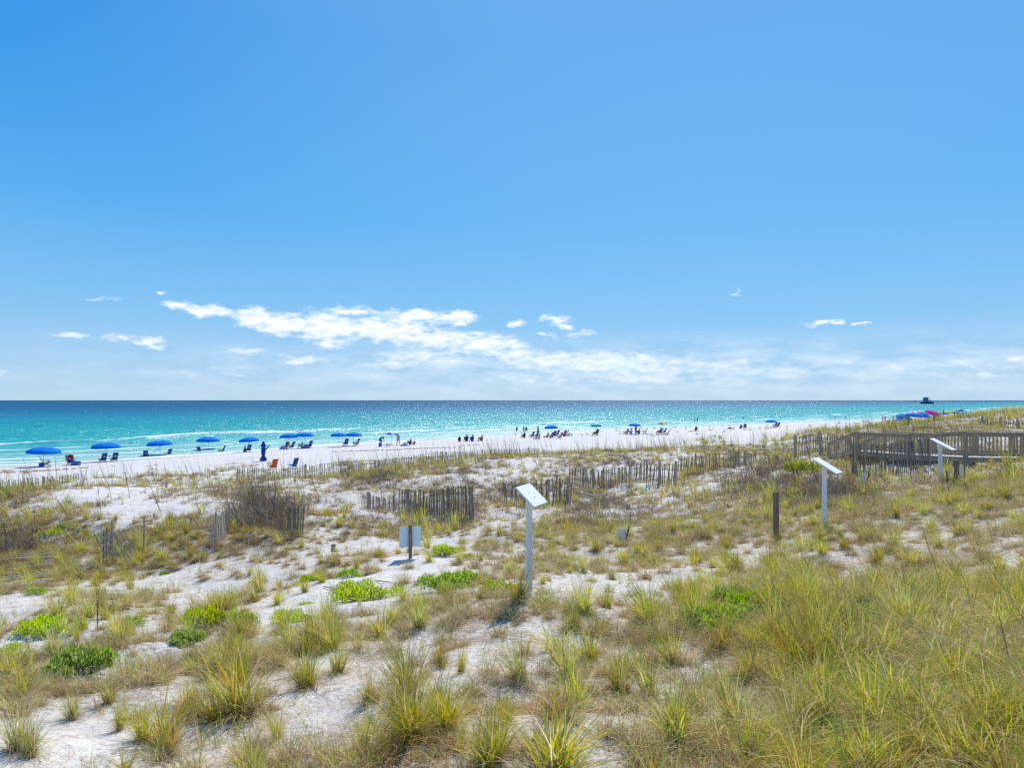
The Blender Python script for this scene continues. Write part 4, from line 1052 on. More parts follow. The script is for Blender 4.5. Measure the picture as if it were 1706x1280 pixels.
# ------------------------------------------------------------------ leafy shrubs
M_SHRUB = leaf_mat('shrub_leaf', .5, .45)
SHG = np.array([(.30, .56, .012), (.42, .64, .015), (.20, .42, .012), (.52, .66, .02), (.34, .58, .015), (.38, .34, .05)])
SHY = np.array([(.50, .64, .015), (.62, .68, .02), (.34, .52, .015), (.66, .62, .025), (.46, .60, .02), (.46, .38, .07)])
def shrub_mesh(k, pal, leaves, hum):
    rg = np.random.default_rng(100+k)
    # several cushion-like shoots spread over an uneven ellipse of unit radius
    nc = 34; a = rg.uniform(0, 6.28, nc); r = np.sqrt(rg.uniform(0, 1, nc))*(.8+.25*np.sin(a*3+k)); cxs = r*np.cos(a); cys = r*np.sin(a); hs = hum*(1-.6*r**2)*rg.uniform(.6, 1.2, nc)
    pick = rg.integers(0, nc, leaves); d = rg.normal(0, 1, (leaves, 3)); d[:, 2] = np.abs(d[:, 2]); d /= np.linalg.norm(d, axis=1, keepdims=True)
    rr = rg.uniform(.55, 1, leaves)[:, None]*.20
    pts = np.stack([cxs[pick], cys[pick], hs[pick]*.75*rg.uniform(.15, 1, leaves)**.6], -1)+d*rr*np.array([1, 1, 1.0])
    pts[:, 2] = np.maximum(pts[:, 2], .01)
    v, f, c = leaf_cards(rg, pts, d+np.array([0, 0, .8]), (.055, .10), pal)
    fol = mesh_from('foliage', v, f, M_SHRUB, False, c)
    m = MB()
    for i in range(nc):
        m.tube([(cxs[i]*.15, cys[i]*.15, -.02), (cxs[i]*.6, cys[i]*.6, hs[i]*.35), (cxs[i], cys[i], hs[i]*.8)], [.013, .009, .005], 4)
        for j in range(3): q = rg.normal(0, .12, 2); m.tube([(cxs[i]*.6, cys[i]*.6, hs[i]*.35), (cxs[i]+q[0], cys[i]+q[1], hs[i]*.75)], [.006, .003], 3)
    return fol, m.mesh('stem', M_TWIG)
SHM = [shrub_mesh(0, SHG, 2300, .34), shrub_mesh(1, SHY, 1900, .30), shrub_mesh(2, SHG, 1300, .42), shrub_mesh(3, SHY, 900, .26)]
for i, (u, v, rx, ry, hf, k, lab) in enumerate(SHD):
    p = hit(u, v); o = thing('shrub', p-Vector((0, 0, .02)), lab, 'shrub', random.uniform(-.4, .4), 'leafy green shrubs on the dune sand'); th_ = u > 1170 and v > 960; o.scale = (rx*(.8 if th_ else 1.1), ry*(.8 if th_ else 1.15), max(rx, ry)*hf/.47)
    for nm, me in zip(('foliage', 'stem'), SHM[k]): c = link(bpy.data.objects.new(nm, me)); c.parent = o

# ------------------------------------------------------------------ driftwood and long fallen stems
def stick(label, pts, r0, mat=None, name='driftwood_stick'):
    P = []
    for (u, v, dz) in pts: p = hit(u, v); P.append(p+Vector((0, 0, dz)))
    o0 = P[0].copy(); m = MB(); Q = []
    for i in range(len(P)-1):
        for k in range(4): t = k/4; q = P[i].lerp(P[i+1], t)-o0; Q.append(q+Vector((random.gauss(0, r0*.6), random.gauss(0, r0*.6), random.gauss(0, r0*.4))))
    Q.append(P[-1]-o0); n = len(Q); m.tube(Q, [r0*(1-.6*i/n) for i in range(n)], 6); o = m.build(name, mat or M_TWIG, None, True); o.location = o0; return tag(o, label, 'stick')
stick('long pale dead stem slanting down through the grass at the right edge', [(1378,1040,.22),(1450,1066,.30),(1560,1125,.34),(1640,1180,.36),(1712,1240,.38)], .007, surf_mat('dead_stem', (.42, .34, .24), .8, .2, 9, 0, .2))
stick('crooked grey twig on bare sand right of the compact round shrub', [(625,970,.02),(645,973,.04),(662,976,.02)], .012)
stick('crooked grey twig on bare sand left of the widest shrub patch', [(538,980,.02),(552,984,.05),(562,991,.02)], .012)
stick('small forked twig on pale sand at the left of centre', [(448,988,.02),(458,984,.03),(470,987,.02)], .010)
# wrack line of dried weed on the open beach
def wrack():
    rg = random.Random(9); m = MB()
    for (u0, v0, u1, v1, w, d) in ((-20,790,60,786,.30,.95),(60,785.5,110,783,.18,.8),(110,782,150,780,.10,.5),(555,753.5,640,751,.16,.8),(640,751,710,747.5,.22,.9),(710,747.5,770,746,.12,.5),(770,743,800,741.5,.15,.4)):
        a = hit(u0, v0); b = hit(u1, v1); L = (b-a).length; n = int(L/.16)
        for k in range(n):
            if rg.random() > d: continue
            t = k/n; x = a.x+(b.x-a.x)*t+rg.gauss(0, .06); y = a.y+(b.y-a.y)*t+rg.gauss(0, w)+.35*math.sin(t*L*.35); z = g1(x, y)
            m.ball((x, y, z+.01), (rg.uniform(.12, .30), rg.uniform(.10, .26), rg.uniform(.03, .08)), 6, 4, Matrix.Rotation(rg.uniform(0, 3), 3, 'Z'))
    tag(m.build('seaweed', M_KELP), 'rust brown line of dried seaweed on the open beach', kind='stuff')
wrack()
def slab(u, v):
    p = hit(u, v); m = MB(); rg = random.Random(2); rows = [[(x, y+.05*math.sin(x*3), .12+.10*math.cos(x*1.1)*(1-abs(y)*1.2)+rg.uniform(-.02, .02)) for y in (-.45, -.15, .15, .45)] for x in np.linspace(-1.3, 1.3, 9)]
    m.sheet(rows, .10); o = m.build('driftwood_log', M_TWIG, None, True); o.location = p; o.rotation_euler = (0, 0, R(-8)); tag(o, 'flat grey driftwood slab on the open beach left of the big umbrellas', 'driftwood')
slab(1462, 710.5)

# ------------------------------------------------------------------ beach umbrellas
def canopy_mesh(name, Rr, H, mat, mat2=None, ribs=8, sag=.04):
    seg = ribs*5; rings = 7; m = MB(); rows = []
    for i in range(rings+1):
        t = i/rings; row = []
        for j in range(seg+1):
            a = 2*math.pi*j/seg; k = (j % 5)/5; sc = math.sin(math.pi*k)
            r = Rr*math.sin(t*math.pi/2*.98)/math.sin(math.pi/2*.98)*(1-sc*sag*t)
            z = H*(math.cos(t*math.pi/2*.93))-sc*sag*t*Rr*.3
            row.append((r*math.cos(a)+1e-4*math.cos(a), r*math.sin(a)+1e-4*math.sin(a), z))
        rows.append(row)
    # hanging valance
    rows.append([(p[0]*1.004, p[1]*1.004, p[2]-.10) for p in rows[-1]])
    m.sheet(rows, .012); me = m.mesh(name, mat, True)
    if mat2:
        me.materials.append(mat2)
        for p in me.polygons:
            a = math.atan2(p.center.y, p.center.x) % (2*math.pi)
            if int(a/(2*math.pi/ribs)) % 2: p.material_index = 1
    return me
def make_umbrella(label, loc, rad, top, mat, mat2=None, tilt=(0, 0), drop=.40):
    """rad: canopy radius, top: height of the crown above the sand"""
    o = thing('beach_umbrella', loc, label, 'umbrella', random.uniform(0, .8), None, 1, tilt)
    c = link(bpy.data.objects.new('canopy', canopy_mesh('canopy', rad, drop, mat, mat2))); c.parent = o; c.location = (0, 0, top-drop)
    m = MB(); m.tube([(0, 0, -.35), (0, 0, 1.2), (0, 0, top)], [.022, .02, .018], 8); m.build('pole', M_POLE, o)
    m = MB(); m.tube([(0, 0, top), (0, 0, top+.04), (0, 0, top+.08)], [.028, .03, .008], 8); m.build('finial', M_POLE, o)
    r = MB()
    for k in range(8):
        a = 2*math.pi*k/8; pts = []
        for i in range(5): t = i/4; pts.append((rad*math.sin(t*math.pi/2*.98)*math.cos(a)*.985, rad*math.sin(t*math.pi/2*.98)*math.sin(a)*.985, top-drop-.02+drop*math.cos(t*math.pi/2*.93)))
        r.tube(pts, .007, 4); r.tube([(0, 0, top-drop-.30), (rad*.5*math.cos(a), rad*.5*math.sin(a), top-drop*.42)], .006, 4)
    r.build('rib_frame', M_POLE, o)
    return o
GU = 'round umbrellas planted along the beach'
UMB = [ # column, base row, top row, width px, label, mat, mat2, tilt
 (72,778,745.2,50,'plain blue umbrella nearest to the left edge, above a chair and a blue box',M_BLUE,None,(.03,.03)),
 (177,769.6,738,45,'plain blue umbrella second from the left above two matching chairs',M_BLUE,None,(0,-.02)),
 (267,762,734,40,'plain blue umbrella third from the left standing between two spaced chairs',M_BLUE,None,(.02,-.04)),
 (347,755,728.6,37,'plain blue umbrella fourth from the left between chairs turned to each other',M_BLUE,None,(0,0)),
 (416,753,729,32.5,'plain blue umbrella above the single chair left of the furled umbrella',M_BLUE,None,(.02,-.06)),
 (482,748,723,30,'blue umbrella shading the chair with the red towel',M_BLUE,None,(0,-.03)),
 (508,747,721,29.5,'blue umbrella shading the person with the sea green towel',M_BLUE,None,(0,0)),
 (564.5,744.5,721.5,26,'blue umbrella with no chair beneath it, left one of a close pair',M_BLUE,None,(0,0)),
 (589,743,721,28,'blue umbrella above two empty chairs, right one of a close pair',M_BLUE,None,(0,0)),
 (652,741,720.5,20,'small pale blue and white umbrella behind the walking girl',M_BLUE,M_WHITE,(0,.08)),
 (918.5,727,709,23.5,'blue umbrella over the crowded cluster of chairs in the middle',M_BLUE,None,(.02,-.05)),
 (993,725.5,707,19.5,'turquoise umbrella alone over a teal chair',M_TURQ,None,(0,0)),
 (1057.6,724,706,20.5,'blue umbrella over the group right of the turquoise one',M_BLUE,None,(0,0)),
 (1102.5,724,703,18,'pale yellow umbrella behind a furled dark one',M_YEL,M_WHITE,(0,0)),
 (1284.5,711.8,700,18.6,'lone far blue umbrella left of two upright chairs',M_BLUE,None,(0,0)),
]
for i, (u, vb, vt, w, lab, ma, mb_, ti) in enumerate(UMB):
    p = hit(u, vb); Y = p.y; top = (vb-vt)/FPX*Y; rad = w/FPX*Y/2
    o = make_umbrella(lab, p, rad, top, ma, mb_, ti, min(.6, rad*.37)); o['group'] = GU
# the crowded colourful umbrellas beyond the dune at the right
BIG = [ # column, distance, top row, base z, radius, mats, label, drop, tilt
 (1502,118,690.4,1.55,M_TURQ,M_BLUE,'big blue and turquoise striped umbrella leftmost of the far colourful cluster',.85,(.62,-.25)),
 (1523,114,695.3,1.55,M_BLUE,None,'big plain blue umbrella low in front of the striped one',.55,(.12,.05)),
 (1537,128,687.8,1.5,M_BLUE,M_TURQ,'tilted blue and teal umbrella below the pink one',.7,(.55,.35)),
 (1549,140,684.2,1.6,M_PINK,None,'bright pink umbrella in the far cluster',.6,(.42,.10)),
 (1527,152,685.2,1.5,M_PINK,M_WHITE,'pale pink umbrella partly behind the bright pink one',.5,(.1,-.2)),
 (1567,176,685.8,1.9,M_YEL,M_BLUE,'small yellow and blue umbrella right of the pink ones',.5,(.1,0)),
 (1583.5,190,685.2,2.1,M_YEL,None,'plain yellow green umbrella in the far cluster',.5,(0,.05)),
 (1611,196,686.2,2.2,M_TURQ,M_PALEB,'pale turquoise umbrella under the dark blue canopy tent',.5,(.1,0)),
]
for (u, Y, vt, rad, ma, mb_, lab, drop, ti) in BIG:
    x = (u-HU)/FPX*Y; z = max(g1(x, Y), .3) if x*N[0]+Y*N[1] < 84 else .3; zt = EYE-(vt-HV)/FPX*Y
    o = make_umbrella(lab, (x, Y, z), rad, max(1.6, zt-z), ma, mb_, ti, drop); o['group'] = GU
def tent():
    Y = 205; x = (1601-HU)/FPX*Y; z = .6; o = thing('canopy_tent', (x, Y, z), 'dark blue canopy tent on four legs at the far right of the beach', 'tent', R(20))
    zt = EYE-(682.2-HV)/FPX*Y-z; m = MB(); a = 2.2
    rows = []
    for i in range(5):
        y = -a*.75+a*.75*2*i/4; rows.append([(xx, y, zt-.75+.7*(1-abs(xx)/a)*(1-abs(y)/(a*.8))) for xx in np.linspace(-a, a, 9)])
    m.sheet(rows, .03); m.build('roof', M_NAVY, o)
    for sx in (-1, 1):
        for sy in (-1, 1): l = MB(); l.tube([(sx*a*.95, sy*a*.7, -.4), (sx*a*.95, sy*a*.7, zt-.76)], .03, 6); l.build('leg', M_POLE, o)
tent()
# furled umbrellas
def furled(u, vb, vt, label, mat, w=1.0, strap=True):
    p = hit(u, vb); h = (vb-vt)/FPX*p.y; o = thing('furled_umbrella', p, label, 'umbrella', 0, 'furled umbrellas')
    pl = MB(); pl.tube([(0, 0, -.3), (0, 0, h)], .02, 8); pl.build('pole', M_POLE, o)
    m = MB(); seg = 24; rows = []
    prof = [(0., .26), (.10, .24), (.24, .11), (.40, .15), (.60, .17), (.66, .12), (.74, .20), (.88, .12), (.97, .05), (1., .02)]
    for (t, r) in prof: rows.append([((r*w*(1+.22*math.cos(j/seg*2*math.pi*8)))*math.cos(j/seg*2*math.pi), (r*w*(1+.22*math.cos(j/seg*2*math.pi*8)))*math.sin(j/seg*2*math.pi), .03+h*t) for j in range(seg+1)])
    m.sheet(rows, .012); m.build('canopy', mat, o, True)
    if strap:
        s_ = MB(); s_.sheet([[(.12, 0, h*.52), (.14, .05, h*.62)], [(.38, .02, h*.62), (.42, .06, h*.72)], [(.66, .0, h*.80), (.62, .05, h*.83)]], .03); s_.build('loose_flap', mat, o)
    return o
furled(438.8, 768.4, 735.8, 'tall furled blue umbrella with a loose flap, standing on the beach', M_BLUEC, 1.15)
furled(1103.6, 713.5, 703.2, 'furled dark blue umbrella standing before the pale yellow one', M_DKBL, .9, False)

# ------------------------------------------------------------------ beach chairs
def make_chair(recline=0.):
    o = thing('beach_chair', (0, 0, 0), '', 'chair')
    b0 = Vector((0, -.22, .24)); bt = Vector((0, -.60-recline*.35, 1.02-recline*.25)); s1 = Vector((0, .34, .40))
    f = MB()
    for s in (-1, 1):
        x = Vector((s*.27, 0, 0)); f.beam(b0+x, bt+x, .03, .045); f.beam(b0+x-Vector((0, .05, .02)), s1+x, .03, .045)
    f.beam(bt+Vector((-.28, 0, 0)), bt+Vector((.28, 0, 0)), .035, .05); f.beam(s1+Vector((-.28, 0, 0)), s1+Vector((.28, 0, 0)), .03, .04); f.beam(b0+Vector((-.28, -.06, -.02)), b0+Vector((.28, -.06, -.02)), .03, .04)
    f.build('frame', M_OAK, o)
    for s in (-1, 1):
        l = MB(); l.beam((s*.305, -.42, -.02), (s*.305, .26, .56), .026, .045); l.build('leg', M_OAK, o)
        l = MB(); l.beam((s*.335, .36, -.02), (s*.335, -.34, .40), .026, .045); l.build('leg', M_OAK, o)
        a = MB(); a.box((s*.32, -.06, .58), (.065, .62, .025)); a.build('armrest', M_OAK, o)
    st = MB(); st.beam((-.34, .33, .03), (.34, .33, .03), .03, .035); st.beam((-.31, -.40, .03), (.31, -.40, .03), .03, .035); st.build('stretcher', M_OAK, o)
    def sling(a, b, sag):
        nn = Vector((0, (b-a).z, -(b-a).y)).normalized(); rows = []
        for i in range(7): t = i/6; p = a.lerp(b, t)+nn*sag*math.sin(math.pi*t); rows.append([p+Vector((xx, 0, 0)) for xx in (-.25, 0, .25)])
        return rows
    m = MB(); m.sheet(sling(b0, bt, -.04), .008); m.build('backrest', M_BLUEC, o, True)
    m = MB(); m.sheet(sling(b0, s1, .05), .008); m.build('seat', M_BLUEC, o, True)
    # white leaf emblem on the back
    lg = MB(); c = b0.lerp(bt, .52); d = (bt-b0).normalized(); nb = Vector((0, -d.z, d.y))
    for k, (an, ln) in enumerate(((-60, .14), (-25, .17), (10, .15), (50, .16), (180, .08))):
        an = R(an); e = Vector((math.sin(an), 0, 0))+d*math.cos(an); sd = e.cross(nb)*.022; p = c+nb*.062
        lg.add([p, p+e*ln*.5+sd, p+e*ln, p+e*ln*.5-sd, p-nb*.004, p+e*ln*.5+sd-nb*.004, p+e*ln-nb*.004, p+e*ln*.5-sd-nb*.004], [(0, 1, 2, 3), (7, 6, 5, 4), (0, 4, 5, 1), (1, 5, 6, 2), (2, 6, 7, 3), (3, 7, 4, 0)])
    lg.build('emblem', M_WHITE, o)
    return o
CH0 = None
GC = 'wooden beach chairs facing the sea'
SEA = 47.4
CHAIRS = [ # column, base row, yaw offset from the sea, label, mats
 (78,777.5,-100,'blue chair turned sideways under the first umbrella beside a blue box',None),
 (119,775,-28,'blue chair with coral towels over its back beside a wide blue box',None),
 (170,771,10,'left one of two blue chairs under the second umbrella',None),
 (189,770,6,'right one of two blue chairs under the second umbrella',None),
 (243,764,-22,'blue chair standing alone left of the third umbrella pole',None),
 (279,761,18,'blue chair right of the third umbrella pole',None),
 (335,756.5,-60,'blue chair angled right at the left of the fourth umbrella pole',None),
 (368,755,40,'blue chair angled left at the right of the fourth umbrella pole',None),
 (412.5,753.5,0,'blue chair with a dark bag on its side under the fifth umbrella',None),
 (476,748,0,'blue chair with a red towel over its back',None),
 (484.5,748,20,'blue chair right of the one with the red towel',None),
 (514,747,10,'blue chair right behind the person with the sea green towel',None),
 (575,743,-8,'empty blue chair between the umbrellas of the close pair',None),
 (592.5,743,24,'empty blue chair angled left under the right umbrella of the close pair',None),
 (487,781.5,10,'lone dark blue folding chair just behind the beach fence',{'backrest': M_NAVY, 'seat': M_NAVY, 'frame': M_METAL, 'leg': M_METAL, 'armrest': M_METAL, 'stretcher': M_METAL}),
 (454,783,0,'orange chair with a pale top band just behind the beach fence',{'backrest': M_ORANGE, 'seat': M_ORANGE}),
 (646,744.3,50,'light blue low chair beside the bending person',{'backrest': M_TURQ, 'seat': M_TURQ, 'frame': M_BWHITE}),
 (885,729.3,0,'blue chair second in the row left of the standing bather',None),
 (892.5,729,0,'blue chair closest to the standing bather',None),
 (917,731,0,'blue chair nearest under the crowded middle umbrella',None),
 (922,728,-14,'blue chair behind the nearest one under the crowded middle umbrella',{'backrest': M_NAVY}),
 (931,731,12,'blue chair right of the pole of the crowded middle umbrella',None),
 (927,726.5,0,'farther dark blue chair in the crowded middle cluster',{'backrest': M_NAVY, 'seat': M_NAVY}),
 (938.5,727,0,'red chair in the crowded middle cluster',{'backrest': M_RED, 'seat': M_RED}),
 (992.5,726,70,'teal chair holding a person under the turquoise umbrella',{'backrest': M_TEAL, 'seat': M_TEAL}),
 (1042,724,0,'dark navy chair at the left of the group right of the turquoise umbrella',{'backrest': M_NAVY, 'seat': M_NAVY}),
 (1073,723,40,'blue chair at the right of the group right of the turquoise umbrella',None),
 (1098.5,723.5,0,'blue chair under the pale yellow umbrella, left one',None),
 (1105,723,0,'blue chair under the pale yellow umbrella, right one',None),
 (1110.5,725.5,50,'low teal chair in front of the pale yellow umbrella',{'backrest': M_TEAL, 'seat': M_TEAL}),
 (1241,714.5,-60,'far blue chair beside a sitting person left of the lone umbrella',None),
 (1290,712.3,-20,'left one of two upright far chairs by the lone umbrella',{'backrest': M_NAVY}),
 (1294.5,712.3,-20,'right one of two upright far chairs by the lone umbrella',{'backrest': M_NAVY}),
 (1444,703.8,20,'far blue chair at the water edge left of the standing couple',None),
]
proto_ch = make_chair()
for i, (u, v, yaw, lab, mats) in enumerate(CHAIRS):
    p = hit(u, v); sc = 1.0
    if i == 0:
        proto_ch.location = p; proto_ch.rotation_euler = (0, 0, R(SEA+yaw)); proto_ch['label'] = lab; proto_ch['group'] = GC; continue
    o = copy_thing(proto_ch, p, R(SEA+yaw), lab, sc*(.86 if u in (487, 454) else 1.12 if u in (1290, 1294.5) else .78 if u in (646, 1110.5) else 1), None, mats)
    if mats:
        for c in list(o.children):
            if c.name.startswith('emblem'): bpy.data.objects.remove(c)
def box_cooler(u, v, label, size, yaw):
    p = hit(u, v); o = thing('cooler_box', p, label, 'box', R(yaw)); m = MB(); m.box((0, 0, size[2]/2), size, None, 1.04); m.build('body', M_COOL, o)
    m = MB(); m.box((0, 0, size[2]+.025), (size[0]*1.07, size[1]*1.07, .05)); l = m.build('lid', M_COOL, o)
    m = MB(); a = size[0]/2+.02; m.tube([(-a, 0, size[2]*.7), (-a-.03, 0, size[2]*.75), (-a-.03, 0, size[2]*1.0)], .012, 5); m.tube([(a, 0, size[2]*.7), (a+.03, 0, size[2]*.75), (a+.03, 0, size[2]*1.0)], .012, 5); m.build('handle', M_BWHITE, o)
box_cooler(69.5, 778.3, 'small blue box behind the sideways chair under the first umbrella', (.36, .34, .36), 10)
box_cooler(126.5, 775.6, 'wide blue box beside the chair with coral towels', (.74, .40, .36), 4)
box_cooler(633.5, 744.6, 'upright blue box at the feet of the bending person', (.40, .34, .50), 4)
def towel_over(u, v, yaw, label, mat, w=.3, dx=0., L=.5):
    """towel hanging over the top rail of a chair back"""
    p = hit(u, v); rows = []
    for (y, z) in ((-.50, 1.02-L*.5), (-.58, .95), (-.615, 1.06), (-.66, 1.02), (-.67, .80), (-.63, 1.0-L)): rows.append([(dx-w/2, y, z), (dx, y-.01, z+.01), (dx+w/2, y+.01, z)])
    m = MB(); m.sheet(rows, .015); o = m.build('towel', mat, None, True); o.location = p; o.rotation_euler = (0, 0, R(SEA+yaw)); return tag(o, label, 'towel')
towel_over(119, 775, -28, 'coral towel over the left corner of the chair beside the wide blue box', M_CORAL, .22, -.24, .55)
towel_over(119, 775, -28, 'coral towel over the right corner of the chair beside the wide blue box', M_RED, .20, .22, .40)
towel_over(476, 748, 0, 'red towel over the chair under the sixth umbrella', M_RED, .28, .10, .45)
def sheet_thing(name, label, cat, u, v, mat, w, d, h, seed, yaw=0):
    rg = random.Random(seed); p = hit(u, v); rows = []
    for i in range(7):
        rows.append([(w*(j/6-.5), d*(i/6-.5), .02+h*math.sin(math.pi*i/6)*math.sin(math.pi*j/6)*(.7+.5*rg.random())) for j in range(7)])
    m = MB(); m.sheet(rows, .02); o = m.build(name, mat, None, True); o.location = p; o.rotation_euler = (0, 0, R(yaw)); return tag(o, label, cat)
sheet_thing('beach_bag', 'pale blue bag and towel heap left of the chair with the red towel', 'bag', 471, 749, M_PALEB, .9, .6, .55, 1)
sheet_thing('towel', 'magenta towel heap beside the person with the sea green towel', 'towel', 510, 747.5, M_MAG, 1.1, .6, .55, 2)
sheet_thing('beach_bag', 'lilac bag on the sand between the walking girl and the sitting pair', 'bag', 675, 743.3, M_LIL, .9, .7, .5, 3)
sheet_thing('towel', 'magenta cloth on the sand at the feet of the walking girl', 'towel', 670, 743.6, M_MAG, .5, .5, .2, 4)
sheet_thing('beach_bag', 'grey bag heap at the right end of the crowded middle cluster', 'bag', 949, 726.8, M_METAL, 1.6, 1.0, .8, 5)
sheet_thing('beach_towel', 'blue towel spread right of the group by the turquoise umbrella', 'towel', 1079, 724.5, M_PALEB, 1.9, .9, .12, 6)
sheet_thing('beach_towel', 'pale mat beneath the far sunbather on the open beach', 'mat', 1156, 718.8, M_CORAL, 2.2, .9, .08, 7)
sheet_thing('beach_bag', 'dark bag lying alone on the far open beach', 'bag', 1216, 714.8, M_POSTB, 1.2, .6, .4, 8)
sheet_thing('towel', 'white towel heap in front of the standing bather', 'towel', 893, 731.8, M_WHITE, .9, .6, .4, 9)
sheet_thing('beach_bag', 'dark bag hanging low beside the chair under the fifth umbrella', 'bag', 408, 753.6, M_BLACK, .4, .4, .75, 10)

# ------------------------------------------------------------------ people
def person_meshes(J):
    """J: joint positions. Returns meshes for body, hair, top, bottom; built from tapering limbs fused to one surface"""
    V = Vector
    J = {k: V(v) for k, v in J.items()}
    def cap(m, a, b, ra, rb): 
        n = 4; m.tube([a.lerp(b, i/n) for i in range(n+1)], [ra+(rb-ra)*i/n for i in range(n+1)], 10); m.ball(a, ra, 10, 6); m.ball(b, rb, 10, 6)
    body = MB(); up = (J['neck']-J['pelvis']).normalized(); X = (J['shR']-J['shL']).normalized(); F = up.cross(X)*-1
    if F.dot(J['face']) < 0: F = -F
    ch = J['chest']; pe = J['pelvis']; wa = pe.lerp(ch, .45)
    def torso(m, e):
        for s in (-1, 1):
            cap(m, ch+X*s*.085, wa+X*s*.06, .105+e, .085+e); cap(m, wa+X*s*.06, pe+X*s*.08, .085+e, .105+e)
        cap(m, J['shL'], J['shR'], .058+e, .058+e); cap(m, ch, J['neck'].lerp(ch, .3), .10+e, .07+e)
    torso(body, 0); cap(body, J['neck']-up*.04, J['head'], .052, .05)
    hd = J['head']; hu = (hd-J['neck']).normalized(); face = (J['face']-hu*J['face'].dot(hu)).normalized(); side = hu.cross(face)
    M = Matrix((side, face, hu)).transposed()
    H = lambda x, y, z: hd+M@V((x, y, z))
    body.ball(H(0, 0, .02), (.075, .092, .11), 12, 9, M); body.ball(H(0, .025, -.055), (.052, .058, .055), 10, 6, M)
    body.ball(H(0, .094, -.01), (.013, .020, .022), 8, 5, M)
    for s in (-1, 1): body.ball(H(s*.078, -.005, 0), (.012, .02, .03), 8, 5, M)
    body.ball(H(0, .076, -.055), (.024, .012, .010), 8, 5, M)
    for s, c in ((-1, 'L'), (1, 'R')):
        sh, el, wr, hi, kn, an, to = (J[k+c] for k in ('sh', 'el', 'wr', 'hi', 'kn', 'an', 'to'))
        cap(body, sh, el, .052, .038); cap(body, el, wr, .040, .026)
        cap(body, hi, kn, .088, .056); cap(body, kn, an, .058, .038); cap(body, an-V((0, 0, .02)), to, .040, .028)
        cap(body, an-V((0, 0, .01)), an+(an-to).normalized()*.05-V((0, 0, .03)), .036, .03)
        # hand: palm, four fingers of different lengths, thumb from the side of the palm
        d = (wr-el).normalized(); sd = d.cross(face if abs(d.dot(face)) < .9 else hu).normalized(); nn = sd.cross(d)
        cap(body, wr, wr+d*.06, .024, .03)
        for k, ln in enumerate((.062, .075, .070, .055)):
            b0 = wr+d*.085+sd*(k-1.5)*.020; b1 = b0+d*ln*.55+nn*.006; b2 = b1+d*ln*.38+nn*.022
            cap(body, b0-d*.02, b1, .0095, .0085); cap(body, b1, b2, .0085, .007)
        t0 = wr+d*.03-sd*.025; t1 = t0+d*.03-sd*.03; cap(body, t0, t1, .011, .010); cap(body, t1, t1+d*.03+nn*.008, .010, .008)
    hair = MB(); hair.ball(H(0, -.016, .038), (.086, .098, .108), 12, 9, M); hair.ball(H(0, -.055, -.02), (.066, .05, .085), 10, 7, M)
    top = MB(); torso(top, .014)
    for c in 'LR': cap(top, J['sh'+c], J['sh'+c].lerp(J['el'+c], .55), .064, .056)
    bot = MB()
    for c, s in (('L', -1), ('R', 1)):
        cap(bot, pe+X*s*.08, J['hi'+c], .112, .106); cap(bot, J['hi'+c], J['hi'+c].lerp(J['kn'+c], .5), .106, .088)
    cap(bot, pe+X*.06+up*.05, pe-X*.06+up*.05, .112, .112)
    out = {}
    for nm, m, vox in (('body', body, .013), ('hair', hair, .02), ('top', top, .022), ('bottom', bot, .022)):
        me = m.mesh(nm, M_SKIN[0]); o = bpy.data.objects.new('tmp', me); COL.objects.link(o)
        rm = o.modifiers.new('r', 'REMESH'); rm.mode = 'VOXEL'; rm.voxel_size = vox; rm.use_smooth_shade = True
        sm = o.modifiers.new('s', 'SMOOTH'); sm.iterations = 2
        dg = bpy.context.evaluated_depsgraph_get(); e = o.evaluated_get(dg); me2 = bpy.data.meshes.new_from_object(e); me2.name = nm
        bpy.data.objects.remove(o)
        if not me2.materials: me2.materials.append(M_SKIN[0])
        out[nm] = me2
    ey = MB()
    for s in (-1, 1): ey.ball(H(s*.030, .088, .018), .010, 8, 6)
    out['eye_pair'] = ey.mesh('eye_pair', M_EYE)
    # cut the hair away from the face by removing vertices in front
    return out
def P_stand(st=.0, arm=.0, armR=None):
    J = dict(pelvis=(0, 0, .94), chest=(0, 0, 1.28), neck=(0, -.005, 1.46), head=(0, .02, 1.585), face=(0, 1, 0))
    for s, c in ((-1, 'L'), (1, 'R')):
        k = st*s; ar = arm if (armR is None or c == 'L') else armR
        J['sh'+c] = (s*.175, -.01, 1.40); J['el'+c] = (s*(.225+.02*ar), -.02+.16*ar-.5*k*.2, 1.13+.06*ar); J['wr'+c] = (s*(.235-.05*ar), .04+.34*ar-k*.3, .89+.28*ar)
        J['hi'+c] = (s*.09, 0, .90); J['kn'+c] = (s*.10, .03+k*.28, .50); J['an'+c] = (s*.10, -.02+k*.46-(.10 if k < 0 else 0), .075+(.03 if k < 0 else 0)); J['to'+c] = (s*.12, .13+k*.46-(.06 if k < 0 else 0), .035)
    return J
def P_sit(back=.25, knees=.45, reach=.0):
    J = dict(pelvis=(0, 0, .12), chest=(0, -back*.5, .45), neck=(0, -back*.66, .62), head=(0, -back*.66+.03, .745), face=(0, 1, 0))
    for s, c in ((-1, 'L'), (1, 'R')):
        J['sh'+c] = (s*.17, -back*.62, .57); kn = (s*.15, .40-.08*knees, .12+knees*.75)
        J['hi'+c] = (s*.09, .03, .12); J['kn'+c] = kn; J['an'+c] = (s*.12, .78-.42*knees, .07); J['to'+c] = (s*.13, .92-.42*knees, .05)
        if back > .4: J['el'+c] = (s*.25, -back*.95, .32); J['wr'+c] = (s*.28, -back*1.15, .07)
        else: J['el'+c] = (s*.24, .10, .38); J['wr'+c] = (s*.15, .30, .14+knees*.60)
    return J
